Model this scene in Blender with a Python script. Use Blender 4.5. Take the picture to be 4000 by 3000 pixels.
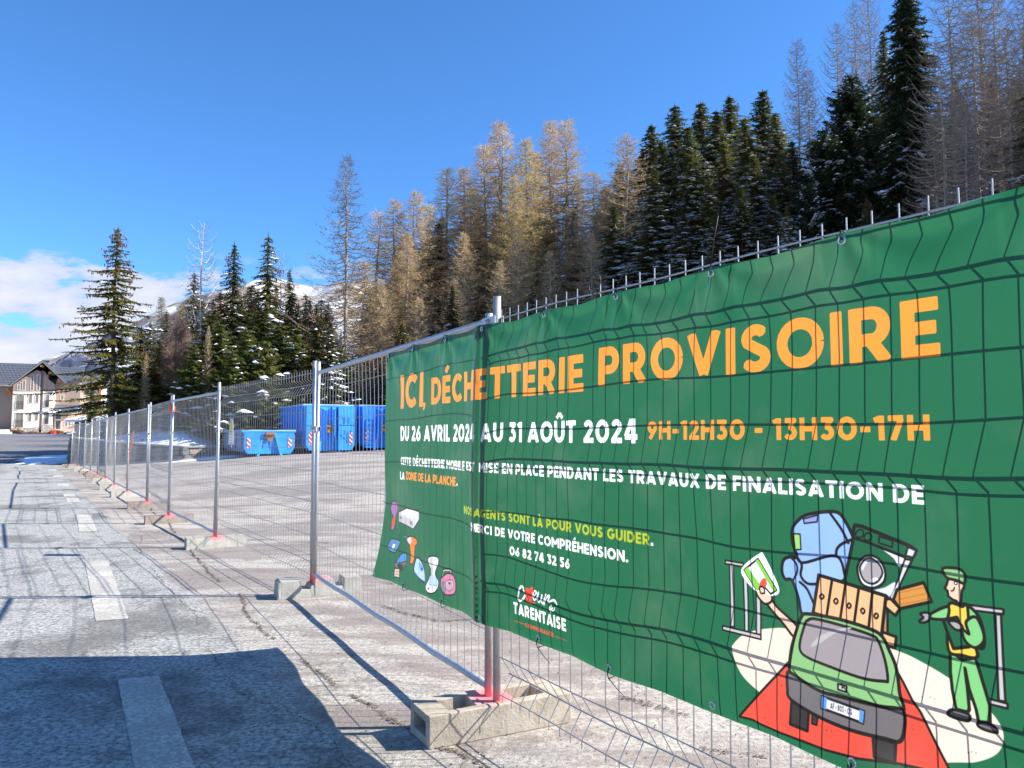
import bpy, bmesh, math, random
import numpy as np
from mathutils import Vector, Matrix
R = math.radians
for o in list(bpy.data.objects): bpy.data.objects.remove(o)
scene = bpy.context.scene
C = scene.collection

# ------------------------------------------------------------------ camera, sky, sun, exposure
CAM_Z = 1.53
cd = bpy.data.cameras.new('camera'); cam = bpy.data.objects.new('camera', cd); C.objects.link(cam)
cam.location = (0, 0, CAM_Z); cam.rotation_euler = (R(90 + 3.95), 0, 0)
cd.sensor_fit = 'HORIZONTAL'; cd.sensor_width = 36.0; cd.lens = 36.0 * 1671 / 2212
cd.clip_start = 0.05; cd.clip_end = 20000
scene.camera = cam
SUN_EL, SUN_AZ = 37.0, 88.0           # degrees above horizon, degrees clockwise from +Y
world = bpy.data.worlds.new('World'); scene.world = world; world.use_nodes = True
wn, wl = world.node_tree.nodes, world.node_tree.links
wn.clear()
def wnode(t, **k):
    n = wn.new(t)
    for a, b in k.items(): setattr(n, a, b)
    return n
out = wnode('ShaderNodeOutputWorld'); bg = wnode('ShaderNodeBackground')
sky = wnode('ShaderNodeTexSky'); sky.sky_type = 'NISHITA'; sky.sun_disc = False
sky.sun_elevation = R(SUN_EL); sky.sun_rotation = R(SUN_AZ)
sky.altitude = 1500; sky.air_density = 1.0; sky.dust_density = 0.0; sky.ozone_density = 1.0
tc = wnode('ShaderNodeTexCoord'); sep = wnode('ShaderNodeSeparateXYZ')
wl.new(tc.outputs['Generated'], sep.inputs[0])
mp = wnode('ShaderNodeMapping'); mp.inputs['Scale'].default_value = (6.0, 6.0, 17.0); mp.inputs['Location'].default_value = (1.7, 0.35, 0.1)
wl.new(tc.outputs['Generated'], mp.inputs[0])
cn = wnode('ShaderNodeTexNoise'); cn.inputs['Scale'].default_value = 1.0; cn.inputs['Detail'].default_value = 7; cn.inputs['Roughness'].default_value = 0.6
wl.new(mp.outputs[0], cn.inputs['Vector'])
# no cloud at all above a low belt
belt = wnode('ShaderNodeMapRange'); belt.interpolation_type = 'SMOOTHSTEP'; belt.inputs['From Min'].default_value = 0.185; belt.inputs['From Max'].default_value = 0.225; belt.inputs['To Min'].default_value = 1.0; belt.inputs['To Max'].default_value = 0.0
wl.new(sep.outputs['Z'], belt.inputs['Value'])
# clouds lie low over the horizon: the lower, the more
band = wnode('ShaderNodeMapRange'); band.inputs['From Min'].default_value = 0.10; band.inputs['From Max'].default_value = 0.215
band.inputs['To Min'].default_value = 0.13; band.inputs['To Max'].default_value = 0.02
wl.new(sep.outputs['Z'], band.inputs['Value'])
add = wnode('ShaderNodeMath', operation='ADD'); wl.new(cn.outputs['Fac'], add.inputs[0]); wl.new(band.outputs[0], add.inputs[1])
cm = wnode('ShaderNodeMapRange'); cm.interpolation_type = 'SMOOTHSTEP'; cm.inputs['From Min'].default_value = 0.545; cm.inputs['From Max'].default_value = 0.615
wl.new(add.outputs[0], cm.inputs['Value'])
cmb = wnode('ShaderNodeMath', operation='MULTIPLY'); wl.new(cm.outputs[0], cmb.inputs[0]); wl.new(belt.outputs[0], cmb.inputs[1])
shade = wnode('ShaderNodeMapRange'); shade.inputs['From Min'].default_value = 0.5; shade.inputs['From Max'].default_value = 0.75
wl.new(add.outputs[0], shade.inputs['Value'])
ccol = wnode('ShaderNodeMix', data_type='RGBA'); ccol.inputs['A'].default_value = (2.7, 3.5, 5.4, 1); ccol.inputs['B'].default_value = (5.0, 5.1, 5.4, 1)
wl.new(shade.outputs[0], ccol.inputs['Factor'])
skyg = wnode('ShaderNodeMix', data_type='RGBA', blend_type='MULTIPLY'); skyg.inputs['Factor'].default_value = 1; skyg.inputs['B'].default_value = (0.50, 0.95, 1.42, 1)
wl.new(sky.outputs[0], skyg.inputs['A'])
mixc = wnode('ShaderNodeMix', data_type='RGBA')
wl.new(cmb.outputs[0], mixc.inputs['Factor']); wl.new(skyg.outputs['Result'], mixc.inputs['A']); wl.new(ccol.outputs['Result'], mixc.inputs['B'])
wl.new(mixc.outputs['Result'], bg.inputs['Color']); bg.inputs['Strength'].default_value = 0.092
wl.new(bg.outputs[0], out.inputs[0])
sl = bpy.data.lights.new('sun', 'SUN'); sl.energy = 5.0; sl.angle = R(0.5); sl.color = (1.0, 0.95, 0.86)
so = bpy.data.objects.new('sun', sl); C.objects.link(so)
sv = Vector((math.sin(R(SUN_AZ)) * math.cos(R(SUN_EL)), math.cos(R(SUN_AZ)) * math.cos(R(SUN_EL)), math.sin(R(SUN_EL))))
so.rotation_euler = sv.to_track_quat('Z', 'Y').to_euler(); so.location = (20, 0, 30)
vs = scene.view_settings; vs.view_transform = 'Standard'; vs.look = 'None'; vs.exposure = 1.0; vs.gamma = 1.0; vs.use_curve_mapping = False
scene.render.engine = 'CYCLES'
scene.cycles.max_bounces = 6; scene.cycles.transparent_max_bounces = 8

# ------------------------------------------------------------------ helpers
rng = np.random.default_rng(7); random.seed(7)
def _grid(seed):
    return np.random.default_rng(seed).random((64, 64))
_G = {}
def noise2(x, y, seed=0):
    """smooth value noise, -1..1"""
    g = _G.setdefault(seed, _grid(seed)); x = np.asarray(x, float); y = np.asarray(y, float)
    xi = np.floor(x).astype(int); yi = np.floor(y).astype(int); fx = x - xi; fy = y - yi
    fx = fx*fx*(3-2*fx); fy = fy*fy*(3-2*fy)
    a = g[xi % 64, yi % 64]; b = g[(xi+1) % 64, yi % 64]; c = g[xi % 64, (yi+1) % 64]; d = g[(xi+1) % 64, (yi+1) % 64]
    return (a*(1-fx)*(1-fy)+b*fx*(1-fy)+c*(1-fx)*fy+d*fx*fy)*2-1
def fbm(x, y, seed=0, o=4):
    s = 0; a = 1
    for k in range(o): s = s + a*noise2(np.asarray(x)*2**k, np.asarray(y)*2**k, seed+k); a *= .5
    return s
class MB:
    """collects geometry for ONE mesh object"""
    def __init__(s): s.v = []; s.f = []; s.m = []; s.n = 0
    def add(s, vs, fs, m=0):
        vs = [tuple(map(float, q)) for q in vs]
        s.v += vs; s.f += [tuple(i + s.n for i in f) for f in fs]; s.m += [m]*len(fs); s.n += len(vs); return s
    def box(s, x0, x1, y0, y1, z0, z1, m=0):
        return s.add([(x0,y0,z0),(x1,y0,z0),(x1,y1,z0),(x0,y1,z0),(x0,y0,z1),(x1,y0,z1),(x1,y1,z1),(x0,y1,z1)],
                     [(0,3,2,1),(4,5,6,7),(0,1,5,4),(1,2,6,5),(2,3,7,6),(3,0,4,7)], m)
    def prism(s, pts, y0, y1, m=0):
        """polygon in XZ (counter-clockwise seen from -Y) extruded from y0 to y1"""
        n = len(pts); vs = [(x, y0, z) for x, z in pts] + [(x, y1, z) for x, z in pts]
        return s.add(vs, [tuple(range(n)), tuple(range(2*n-1, n-1, -1))] + [(i, i+n, (i+1) % n+n, (i+1) % n) for i in range(n)], m)
    def slab(s, quad, t, m=0):
        """a flat four-cornered plate with thickness t downwards along its normal"""
        q = [Vector(p) for p in quad]; nrm = (q[1]-q[0]).cross(q[3]-q[0]).normalized()*t
        vs = q + [p - nrm for p in q]
        return s.add(vs, [(0,1,2,3),(7,6,5,4),(0,4,5,1),(1,5,6,2),(2,6,7,3),(3,7,4,0)], m)
    def tube(s, pts, r, n=6, m=0, caps=True):
        pts = [Vector(p) for p in pts]; rs = r if isinstance(r, (list, tuple)) else [r]*len(pts)
        base = s.n; vs = []; up = None
        for i, p in enumerate(pts):
            d = (pts[min(i+1, len(pts)-1)] - pts[max(i-1, 0)]).normalized()
            if up is None: up = d.orthogonal().normalized()
            else:
                up = (up - d*up.dot(d))
                up = up.normalized() if up.length > 1e-6 else d.orthogonal().normalized()
            w = d.cross(up)
            for k in range(n):
                a = 2*math.pi*k/n; vs.append(p + (up*math.cos(a) + w*math.sin(a))*rs[i])
        fs = [(i*n+k, i*n+(k+1) % n, (i+1)*n+(k+1) % n, (i+1)*n+k) for i in range(len(pts)-1) for k in range(n)]
        if caps: fs += [tuple(range(n-1, -1, -1)), tuple(range((len(pts)-1)*n, len(pts)*n))]
        return s.add(vs, fs, m)
    def mesh(s, name, mats, smooth=False):
        me = bpy.data.meshes.new(name); me.from_pydata(s.v, [], s.f)
        for m in (mats if isinstance(mats, (list, tuple)) else [mats]): me.materials.append(m)
        if any(s.m): me.polygons.foreach_set('material_index', s.m)
        if smooth: me.polygons.foreach_set('use_smooth', [True]*len(s.f))
        me.update(); return me
    def build(s, name, mats, parent=None, smooth=False, loc=None):
        return obj(name, s.mesh(name, mats, smooth), parent, loc)
def obj(name, me, parent=None, loc=None):
    o = bpy.data.objects.new(name, me); C.objects.link(o)
    if parent: o.parent = parent
    if loc is not None: o.location = loc
    return o
def empty(name, loc=(0,0,0), rz=0):
    o = bpy.data.objects.new(name, None); C.objects.link(o); o.location = loc; o.rotation_euler = (0,0,rz); o.empty_display_size = .2; return o
def tag(o, label=None, cat=None, group=None, kind=None):
    if label: o['label'] = label
    if cat: o['category'] = cat
    if group: o['group'] = group
    if kind: o['kind'] = kind
    return o
def bevel(o, w=.005, seg=2):
    m = o.modifiers.new('bevel', 'BEVEL'); m.width = w; m.segments = seg; m.limit_method = 'ANGLE'; m.angle_limit = R(30); return o
def tris_mesh(name, groups, mats):
    """groups: list of (verts Nx3x3 array, material index) -> one mesh of loose triangles, fast"""
    vs = np.concatenate([g[0].reshape(-1, 3) for g in groups]); nt = len(vs)//3
    mi = np.concatenate([np.full(len(g[0]), g[1], dtype=np.int32) for g in groups])
    me = bpy.data.meshes.new(name); me.vertices.add(nt*3); me.vertices.foreach_set('co', vs.astype(np.float32).ravel())
    me.loops.add(nt*3); me.loops.foreach_set('vertex_index', np.arange(nt*3, dtype=np.int32))
    me.polygons.add(nt); me.polygons.foreach_set('loop_start', np.arange(0, nt*3, 3, dtype=np.int32))
    me.polygons.foreach_set('material_index', mi)
    for m in mats: me.materials.append(m)
    me.update(calc_edges=True); me.validate(); return me

# ------------------------------------------------------------------ materials
class NT:
    def __init__(s, name):
        s.m = bpy.data.materials.new(name); s.m.use_nodes = True; s.t = s.m.node_tree; s.t.nodes.clear()
        s.out = s.t.nodes.new('ShaderNodeOutputMaterial'); s.pos = None
    def n(s, typ, ins=None, **k):
        nd = s.t.nodes.new(typ)
        for a, b in k.items(): setattr(nd, a, b)
        for a, b in (ins or {}).items(): s.set(nd, a, b)
        return nd
    def set(s, nd, a, b):
        if isinstance(b, bpy.types.NodeSocket): s.t.links.new(b, nd.inputs[a])
        else:
            if isinstance(b, tuple) and len(b) == 3 and nd.inputs[a].type == 'RGBA': b = (*b, 1)
            nd.inputs[a].default_value = b
    def coord(s, kind='Object'):
        return s.n('ShaderNodeTexCoord').outputs[kind]
    def wpos(s): return s.n('ShaderNodeNewGeometry').outputs['Position']
    def noise(s, scale, detail=4, rough=.5, vec=None, dist=0.):
        i = {'Scale': scale, 'Detail': detail, 'Roughness': rough, 'Distortion': dist}
        if vec is not None: i['Vector'] = vec
        return s.n('ShaderNodeTexNoise', i).outputs['Fac']
    def map(s, v, a, b, c=0., d=1., smooth=False):
        nd = s.n('ShaderNodeMapRange', {'Value': v, 'From Min': a, 'From Max': b, 'To Min': c, 'To Max': d})
        if smooth: nd.interpolation_type = 'SMOOTHSTEP'
        return nd.outputs[0]
    def mix(s, f, a, b, bt='MIX'):
        nd = s.n('ShaderNodeMix', data_type='RGBA', blend_type=bt)
        s.set(nd, 0, f)
        for idx, v in ((6, a), (7, b)): s.set(nd, idx, v)
        return nd.outputs[2]
    def math(s, op, a, b=0.):
        nd = s.n('ShaderNodeMath', operation=op); s.set(nd, 0, a); s.set(nd, 1, b); return nd.outputs[0]
    def scale(s, vec, sc):
        nd = s.n('ShaderNodeMapping', {'Vector': vec}); nd.inputs['Scale'].default_value = sc; return nd.outputs[0]
    def bump(s, h, strength=.3, dist=.01):
        return s.n('ShaderNodeBump', {'Height': h, 'Strength': strength, 'Distance': dist}).outputs[0]
    def done(s, col, rough=.6, metal=0., normal=None, spec=.5, **k):
        b = s.n('ShaderNodeBsdfPrincipled', {'Base Color': col, 'Roughness': rough, 'Metallic': metal, 'Specular IOR Level': spec})
        for a, v in k.items(): s.set(b, a.replace('_', ' '), v)
        if normal is not None: s.set(b, 'Normal', normal)
        s.t.links.new(b.outputs[0], s.out.inputs[0]); return s.m
def simple(name, col, rough=.6, metal=0., var=.12, scale=6., spec=.5, rand=0.):
    t = NT(name); v = t.noise(scale, 4, .6, t.coord())
    c = t.mix(t.map(v, .3, .7), tuple(x*(1-var) for x in col), tuple(min(1, x*(1+var)) for x in col))
    if rand:
        r = t.n('ShaderNodeObjectInfo').outputs['Random']
        c = t.mix(t.map(r, 0, 1, 0., rand), c, tuple(x*.35 for x in col))
    return t.done(c, rough, metal, spec=spec)
# galvanised tube with spangle and rub marks, pink marker paint sprayed low down
def galv(name, paint):
    t = NT(name); p = t.coord(); w = t.wpos()
    v = t.noise(14, 5, .65, t.scale(p, (1, 1, .35))); g = t.n('ShaderNodeTexVoronoi', {'Vector': p, 'Scale': 70.}).outputs['Distance']
    c = t.mix(t.map(v, .3, .7), (.33, .34, .36), (.52, .53, .55)); c = t.mix(t.map(g, 0, .6, 0, .35), c, (.62, .63, .65))
    rough = t.map(v, .3, .7, .42, .62); metal = .75
    if paint:
        z = t.n('ShaderNodeSeparateXYZ', {0: w}).outputs[2]; nn = t.noise(18, 4, .7, w)
        f = t.math('MULTIPLY', t.map(t.math('ADD', z, t.math('MULTIPLY', nn, .16)), .25, .33, 1, 0, True), .9)
        c = t.mix(f, c, (.85, .22, .24)); metal = t.map(f, 0, 1, .75, 0)
    b = t.done(c, rough, metal); return b
M = {}
M['galv'] = galv('galvanised_steel', False); M['galv_paint'] = galv('galvanised_steel_marked', True)
M['wire'] = simple('galvanised_wire', (.36, .37, .38), .45, .6, .1, 3)
M['black'] = simple('black_nylon', (.015, .015, .016), .5)
M['brass'] = simple('eyelet_metal', (.62, .62, .6), .3, .9)
M['snow'] = simple('snow', (.86, .88, .93), .55, 0, .05, 3, spec=.3)
M['bark'] = simple('bark', (.11, .085, .065), .9, 0, .4, 5, spec=.2)
M['bark_pale'] = simple('pale_bark', (.34, .28, .22), .9, 0, .45, 3, spec=.2)
M['birch'] = simple('birch_bark', (.55, .52, .48), .8, 0, .3, 2, spec=.2)
M['orange_plastic'] = simple('orange_plastic', (.85, .17, .03), .5)
def foliage(name, a, b, tr=.25):
    t = NT(name); r = t.n('ShaderNodeObjectInfo').outputs['Random']; w = t.coord()
    v = t.noise(.9, 3, .6, w); f = t.math('ADD', t.math('MULTIPLY', v, .8), t.math('MULTIPLY', r, .45))
    c = t.mix(t.map(f, .3, .85), a, b)
    d = t.n('ShaderNodeBsdfDiffuse', {'Color': c}); tl = t.n('ShaderNodeBsdfTranslucent', {'Color': c})
    mx = t.n('ShaderNodeMixShader', {0: tr, 1: d.outputs[0], 2: tl.outputs[0]}); t.t.links.new(mx.outputs[0], t.out.inputs[0]); return t.m
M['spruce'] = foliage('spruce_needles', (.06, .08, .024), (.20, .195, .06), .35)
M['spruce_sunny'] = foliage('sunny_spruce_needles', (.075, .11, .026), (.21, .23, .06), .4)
M['pine'] = foliage('pine_needles', (.024, .044, .026), (.065, .09, .042))
M['brown_twig'] = foliage('brown_twigs', (.20, .14, .115), (.38, .27, .21), .15)
M['cone'] = simple('spruce_cones', (.30, .13, .07), .8)
M['larch'] = foliage('larch_twigs', (.47, .345, .185), (.76, .575, .33), .3)
M['larch_gold'] = foliage('golden_larch_twigs', (.48, .38, .17), (.74, .59, .28), .3)
M['larch_grey'] = foliage('grey_larch_twigs', (.17, .135, .10), (.30, .24, .175), .1)
M['grey_twig'] = foliage('grey_twigs', (.17, .14, .12), (.31, .26, .22), .1)
M['rust_leaf'] = foliage('dead_rust_leaves', (.17, .085, .045), (.33, .18, .10), .2)

# ------------------------------------------------------------------ terrain
FD = Vector((-.532, .846)); FN = Vector((.846, .532)); F0 = (-.105, 4.18)
def sstep(x, a, b):
    t = np.clip((np.asarray(x, float)-a)/(b-a), 0, 1); return t*t*(3-2*t)
def pa(x, y):
    dx = np.asarray(x, float)-F0[0]; dy = np.asarray(y, float)-F0[1]
    return dx*FN[0]+dy*FN[1], dx*FD[0]+dy*FD[1]
def ground_z(x, y):
    x = np.asarray(x, float); y = np.asarray(y, float); p, a = pa(x, y)
    yard = np.where(p < 7.2, np.clip(p-1.2, 0, 6)*.1, .6+(p-7.2)*.04)*sstep(a, 5, 24)*(1-sstep(y, 46, 52))
    yard = np.where((p > 1.2) & (p < 30), yard, 0)
    hill = np.where(p > 16, .95*sstep(p, 15.5, 17)+np.clip(p-16, 0, 75)*.45 + fbm(x*.12, y*.12, 3)*.5*sstep(p, 17, 21), 0)
    road = np.clip(y-46, 0, 250)*.022          # the road climbs gently to the village
    return np.maximum(np.maximum(yard, hill), road)
WALL = [(-25.3, 44.4), (-22.0, 42.4), (-19.2, 40.75), (-17.0, 40.2), (-15.9, 41.2), (-14.6, 45.5)]
WTOP = [1.50, 1.30, 1.18, 1.05, 1.05, 1.0]
BANK = [(-26.2, 240), (-25.6, 70)] + WALL + [(-13.6, 50), (-8.0, 50.5), (-3.0, 49), (4, 46), (20, 44), (60, 40), (120, 60), (120, 240)]
def in_bank(x, y):
    x = np.asarray(x, float); y = np.asarray(y, float); ins = np.zeros(x.shape, bool); n = len(BANK)
    for i in range(n):
        x0, y0 = BANK[i]; x1, y1 = BANK[(i+1) % n]
        if y0 == y1: continue
        c = ((y0 > y) != (y1 > y)) & (x < (x1-x0)*(y-y0)/(y1-y0)+x0); ins ^= c
    return ins
def bank_dist(x, y):
    x = np.asarray(x, float); y = np.asarray(y, float); best = np.full(x.shape, 1e9); top = np.zeros(x.shape)
    P = BANK; tops = [1.6, 1.6] + WTOP + [1.0, 1.2, 1.4, 3, 6, 9, 9, 9]
    for i in range(len(P)-3):
        ax, ay = P[i]; bx, by = P[i+1]; L = (bx-ax)**2+(by-ay)**2
        t = np.clip(((x-ax)*(bx-ax)+(y-ay)*(by-ay))/L, 0, 1); d = np.hypot(x-ax-t*(bx-ax), y-ay-t*(by-ay))
        k = d < best; best = np.where(k, d, best); top = np.where(k, tops[i]+t*(tops[i+1]-tops[i]), top)
    return best, top
def bank_z(x, y):
    d, top = bank_dist(x, y)
    # a gentle strip behind the wall, then the bank steepens to the east
    k = np.clip(.10+.02*(np.asarray(x, float)+26), .04, .36)
    z = top - .06 + np.clip(d-.6, 0, 40)*k + np.where(np.asarray(y) > 60, np.clip(np.asarray(y)-60, 0, 200)*.03, 0)
    return z + fbm(np.asarray(x)*.35, np.asarray(y)*.35, 11)*.10*np.clip(d-.3, 0, 1)
def land_z(x, y):
    g = ground_z(x, y); b = np.where(in_bank(x, y), bank_z(x, y), -99)
    return np.maximum(g, b)

def axis(lo, hi, fine_lo, fine_hi, step, grow=1.12):
    a = list(np.arange(fine_lo, fine_hi, step)); s = step; v = fine_lo; L = []
    while v > lo: s *= grow; v -= s; L.append(v)
    s = step; v = a[-1]; Rr = []
    while v < hi: s *= grow; v += s; Rr.append(v)
    return np.array(L[::-1]+a+Rr)
xs = axis(-2500, 2500, -34, 30, .6); ys = axis(-200, 3500, 0, 64, .6)
X, Y = np.meshgrid(xs, ys, indexing='ij'); Zg = ground_z(X, Y)
far = np.hypot(X, Y) > 400; Zg = np.where(far & (X < 40), np.minimum(Zg, 6), Zg)
vid = np.arange(X.size).reshape(X.shape)
quads = np.stack([vid[:-1, :-1], vid[1:, :-1], vid[1:, 1:], vid[:-1, 1:]], -1).reshape(-1, 4)
cx = (X[:-1, :-1]+X[1:, 1:]).ravel()/2; cy = (Y[:-1, :-1]+Y[1:, 1:]).ravel()/2
cp, ca = pa(cx, cy)
VERT = np.stack([X.ravel(), Y.ravel(), Zg.ravel()], -1)
def sheet(name, sel, mat):
    q = quads[sel]; used, inv = np.unique(q, return_inverse=True)
    me = bpy.data.meshes.new(name); me.from_pydata(VERT[used].tolist(), [], inv.reshape(-1, 4).tolist()); me.materials.append(mat)
    me.polygons.foreach_set('use_smooth', [True]*len(q)); me.update()
    return tag(obj(name, me), kind='structure')

# worn asphalt: pale aggregate, tar-dark polished patches, dirt streaks; the yard is browner and patchier
def asphalt(name, far_mat=False):
    t = NT(name); w = t.wpos(); sx = t.n('ShaderNodeSeparateXYZ', {0: w})
    p = t.math('ADD', t.math('MULTIPLY', t.math('ADD', sx.outputs[0], .105), .846), t.math('MULTIPLY', t.math('SUBTRACT', sx.outputs[1], 4.18), .532))
    agg = t.noise(95, 3, .75, w); agg2 = t.noise(32, 5, .7, w); mid = t.noise(4.5, 6, .72, w); big = t.noise(.55, 5, .6, w, .4); huge = t.noise(.16, 3, .5, w)
    if far_mat:
        c = t.mix(t.map(mid, .3, .7), (.15, .14, .14), (.22, .21, .205)); c = t.mix(t.map(big, .45, .65, 0, .5), c, (.11, .10, .10))
        return t.done(c, .85)
    road = t.mix(t.map(agg2, .40, .58), (.17, .168, .155), (.54, .53, .49))
    road = t.mix(t.map(mid, .50, .64, 0, .6), road, (.12, .115, .105))
    road = t.mix(t.map(big, .50, .62, 0, .68, True), road, (.115, .11, .10))
    yard = t.mix(t.map(agg2, .38, .60), (.22, .20, .175), (.58, .54, .475))
    yard = t.mix(t.map(huge, .40, .55, 0, .35), yard, (.50, .43, .36))
    m2 = t.noise(2.2, 6, .75, t.scale(w, (.5, 1.4, 1)), .6)
    yard = t.mix(t.map(m2, .48, .58, 0, .65), yard, (.20, .16, .135))
    yard = t.mix(t.map(t.noise(.30, 6, .7, t.scale(w, (.7, 1.6, 1)), .5), .47, .56, 0, .62, True), yard, (.20, .165, .15))
    seam = t.math('ADD', p, t.math('MULTIPLY', t.noise(1.5, 3, .6, w), .3))
    f = t.map(seam, -.62, -.54, 0, 1)
    c = t.mix(f, road, yard)
    # darker wheel and tar band beside the dashes
    bandp = t.map(t.math('ABSOLUTE', t.math('ADD', p, 3.6)), .15, 1.0, 1, 0, True)
    c = t.mix(t.math('MULTIPLY', bandp, t.map(t.noise(1.3, 6, .7, w), .38, .58, 0, .75)), c, (.13, .115, .105))
    # mortar-fine cracks
    cr = t.n('ShaderNodeTexVoronoi', {'Vector': t.n('ShaderNodeVectorMath', {0: w, 1: t.n('ShaderNodeTexNoise', {'Vector': w, 'Scale': 1.1, 'Detail': 5.}).outputs['Color']}, operation='ADD').outputs[0], 'Scale': .62}, feature='DISTANCE_TO_EDGE').outputs['Distance']
    ck = t.map(cr, .002, .006, .45, 0); ck = t.math('MULTIPLY', ck, t.map(t.noise(.5, 3, .5, w), .46, .56))
    c = t.mix(ck, c, (.06, .05, .04))
    c = t.mix(t.map(agg, .62, .74, 0, .6), c, (.13, .115, .10))
    c = t.mix(t.map(t.noise(160, 2, .6, w), .60, .72, 0, .55), c, (.72, .70, .68))
    h = t.math('ADD', t.math('MULTIPLY', agg2, .7), t.math('MULTIPLY', agg, .5))
    return t.done(c, .85, 0, t.bump(h, .95, .012), spec=.3)
M['asphalt'] = asphalt('worn_asphalt'); M['asphalt_far'] = asphalt('village_road_asphalt', True)
def snow_ground(name, lo, hi):
    t = NT(name); w = t.wpos(); n1 = t.noise(1.1, 8, .68, w); n2 = t.noise(7, 5, .6, w); n3 = t.noise(.13, 3, .5, w)
    dirt = t.mix(t.map(n2, .35, .65), (.10, .075, .05), (.26, .21, .15)); dirt = t.mix(t.map(t.noise(.6, 3, .5, w), .5, .6), dirt, (.10, .13, .04))
    f = t.map(t.math('ADD', n1, t.math('MULTIPLY', n3, .5)), lo, hi, 1, 0, True)
    c = t.mix(f, dirt, t.mix(t.map(n2, .3, .7), (.80, .83, .90), (.90, .91, .94)))
    return t.done(c, .7, 0, t.bump(n1, .5, .15), spec=.2)
M['hill'] = snow_ground('snowy_forest_floor', .72, .80); M['bank'] = snow_ground('snowy_bank', .80, .88)
M['field'] = snow_ground('snowy_fields', .90, .95)
near = (np.abs(cx) < 400) & (cy < 400) & (cy > -150)
hill_sel = cp > 15.6
far_sel = (cy > 46) & ~hill_sel
sheet('road', (cp < .3) & (cy <= 46) & (cx > -60), M['asphalt'])
sheet('yard', (cp >= .3) & (cp <= 15.6) & (cy <= 46) & (cx > -60), M['asphalt'])
sheet('village_road', far_sel & (cy < 134) & (cx > -110) & (cx < 40), M['asphalt_far'])
sheet('terrain', (far_sel & ~((cy < 134) & (cx > -110) & (cx < 40))) | ((cy <= 46) & (cx <= -60) & ~hill_sel), M['field'])
sheet('hillside', hill_sel, M['hill'])
# bank behind the stone wall
bx = np.concatenate([np.arange(-27, -8, .35), np.arange(-8, 60, 1.2)]); by = np.concatenate([np.arange(39.2, 56, .35), np.arange(56, 200, 1.6)])
X, Y = np.meshgrid(bx, by, indexing='ij'); ins = in_bank(X, Y); dd, _ = bank_dist(X, Y)
Z = np.where(ins & (dd > .18), bank_z(X, Y), -.4)
keep = ins | (dd < .6)
vid = np.arange(X.size).reshape(X.shape); q = np.stack([vid[:-1, :-1], vid[1:, :-1], vid[1:, 1:], vid[:-1, 1:]], -1).reshape(-1, 4)
kk = keep.ravel()[q].all(1); q = q[kk]; used, inv = np.unique(q, return_inverse=True)
me = bpy.data.meshes.new('bank'); me.from_pydata(np.stack([X.ravel(), Y.ravel(), Z.ravel()], -1)[used].tolist(), [], inv.reshape(-1, 4).tolist()); me.materials.append(M['bank'])
me.polygons.foreach_set('use_smooth', [True]*len(q)); me.update(); tag(obj('snowy_bank', me), kind='structure')

# ------------------------------------------------------------------ far mountains (real ridges, kilometres away)
def mountain(name, dist, depth, x0, x1, prof, seed, mat, rough=1.0):
    nx, ny = 220, 60; vs = []; U = np.linspace(x0, x1, nx); V = np.linspace(0, 1, ny)
    UU, VV = np.meshgrid(U, V, indexing='ij')
    ridge = np.interp(UU, [a for a, b in prof], [b for a, b in prof])     # elevation tangent of the crest
    shape = np.sin(np.clip(VV*1.15, 0, 1)*math.pi/2)**1.25
    yy = dist + depth*VV; crest_y = dist+depth*.85
    hh = ridge*crest_y*shape + fbm(UU*9, VV*6, seed, 5)*.022*dist*shape*rough
    xx = UU*crest_y
    P = np.stack([xx, yy, hh], -1).reshape(-1, 3); vid = np.arange(nx*ny).reshape(nx, ny)
    q = np.stack([vid[:-1, :-1], vid[1:, :-1], vid[1:, 1:], vid[:-1, 1:]], -1).reshape(-1, 4)
    me = bpy.data.meshes.new(name); me.from_pydata(P.tolist(), [], q.tolist()); me.materials.append(mat)
    me.polygons.foreach_set('use_smooth', [True]*len(q)); me.update(); return tag(obj(name, me), kind='structure')
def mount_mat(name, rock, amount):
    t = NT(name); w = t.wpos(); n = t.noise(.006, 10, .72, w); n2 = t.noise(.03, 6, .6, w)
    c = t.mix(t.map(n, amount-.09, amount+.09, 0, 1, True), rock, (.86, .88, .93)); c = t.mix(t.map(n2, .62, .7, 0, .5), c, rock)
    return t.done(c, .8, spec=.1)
mountain('snowy_mountain', 2600, 1500, -.62, .05, [(-.66, .05), (-.60, .066), (-.56, .085), (-.47, .135), (-.42, .165), (-.36, .180), (-.30, .192), (-.26, .190), (-.2, .198), (-.1, .15), (.05, .1)], 5, mount_mat('snowy_mountain_slopes', (.30, .25, .20), .545))
mountain('rocky_mountain', 1700, 700, -.60, -.30, [(-.60, .02), (-.575, .05), (-.557, .085), (-.53, .100), (-.49, .112), (-.44, .11), (-.38, .10), (-.30, .09)], 21, mount_mat('blue_shaded_rock', (.08, .09, .13), .56), 2.2)

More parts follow.
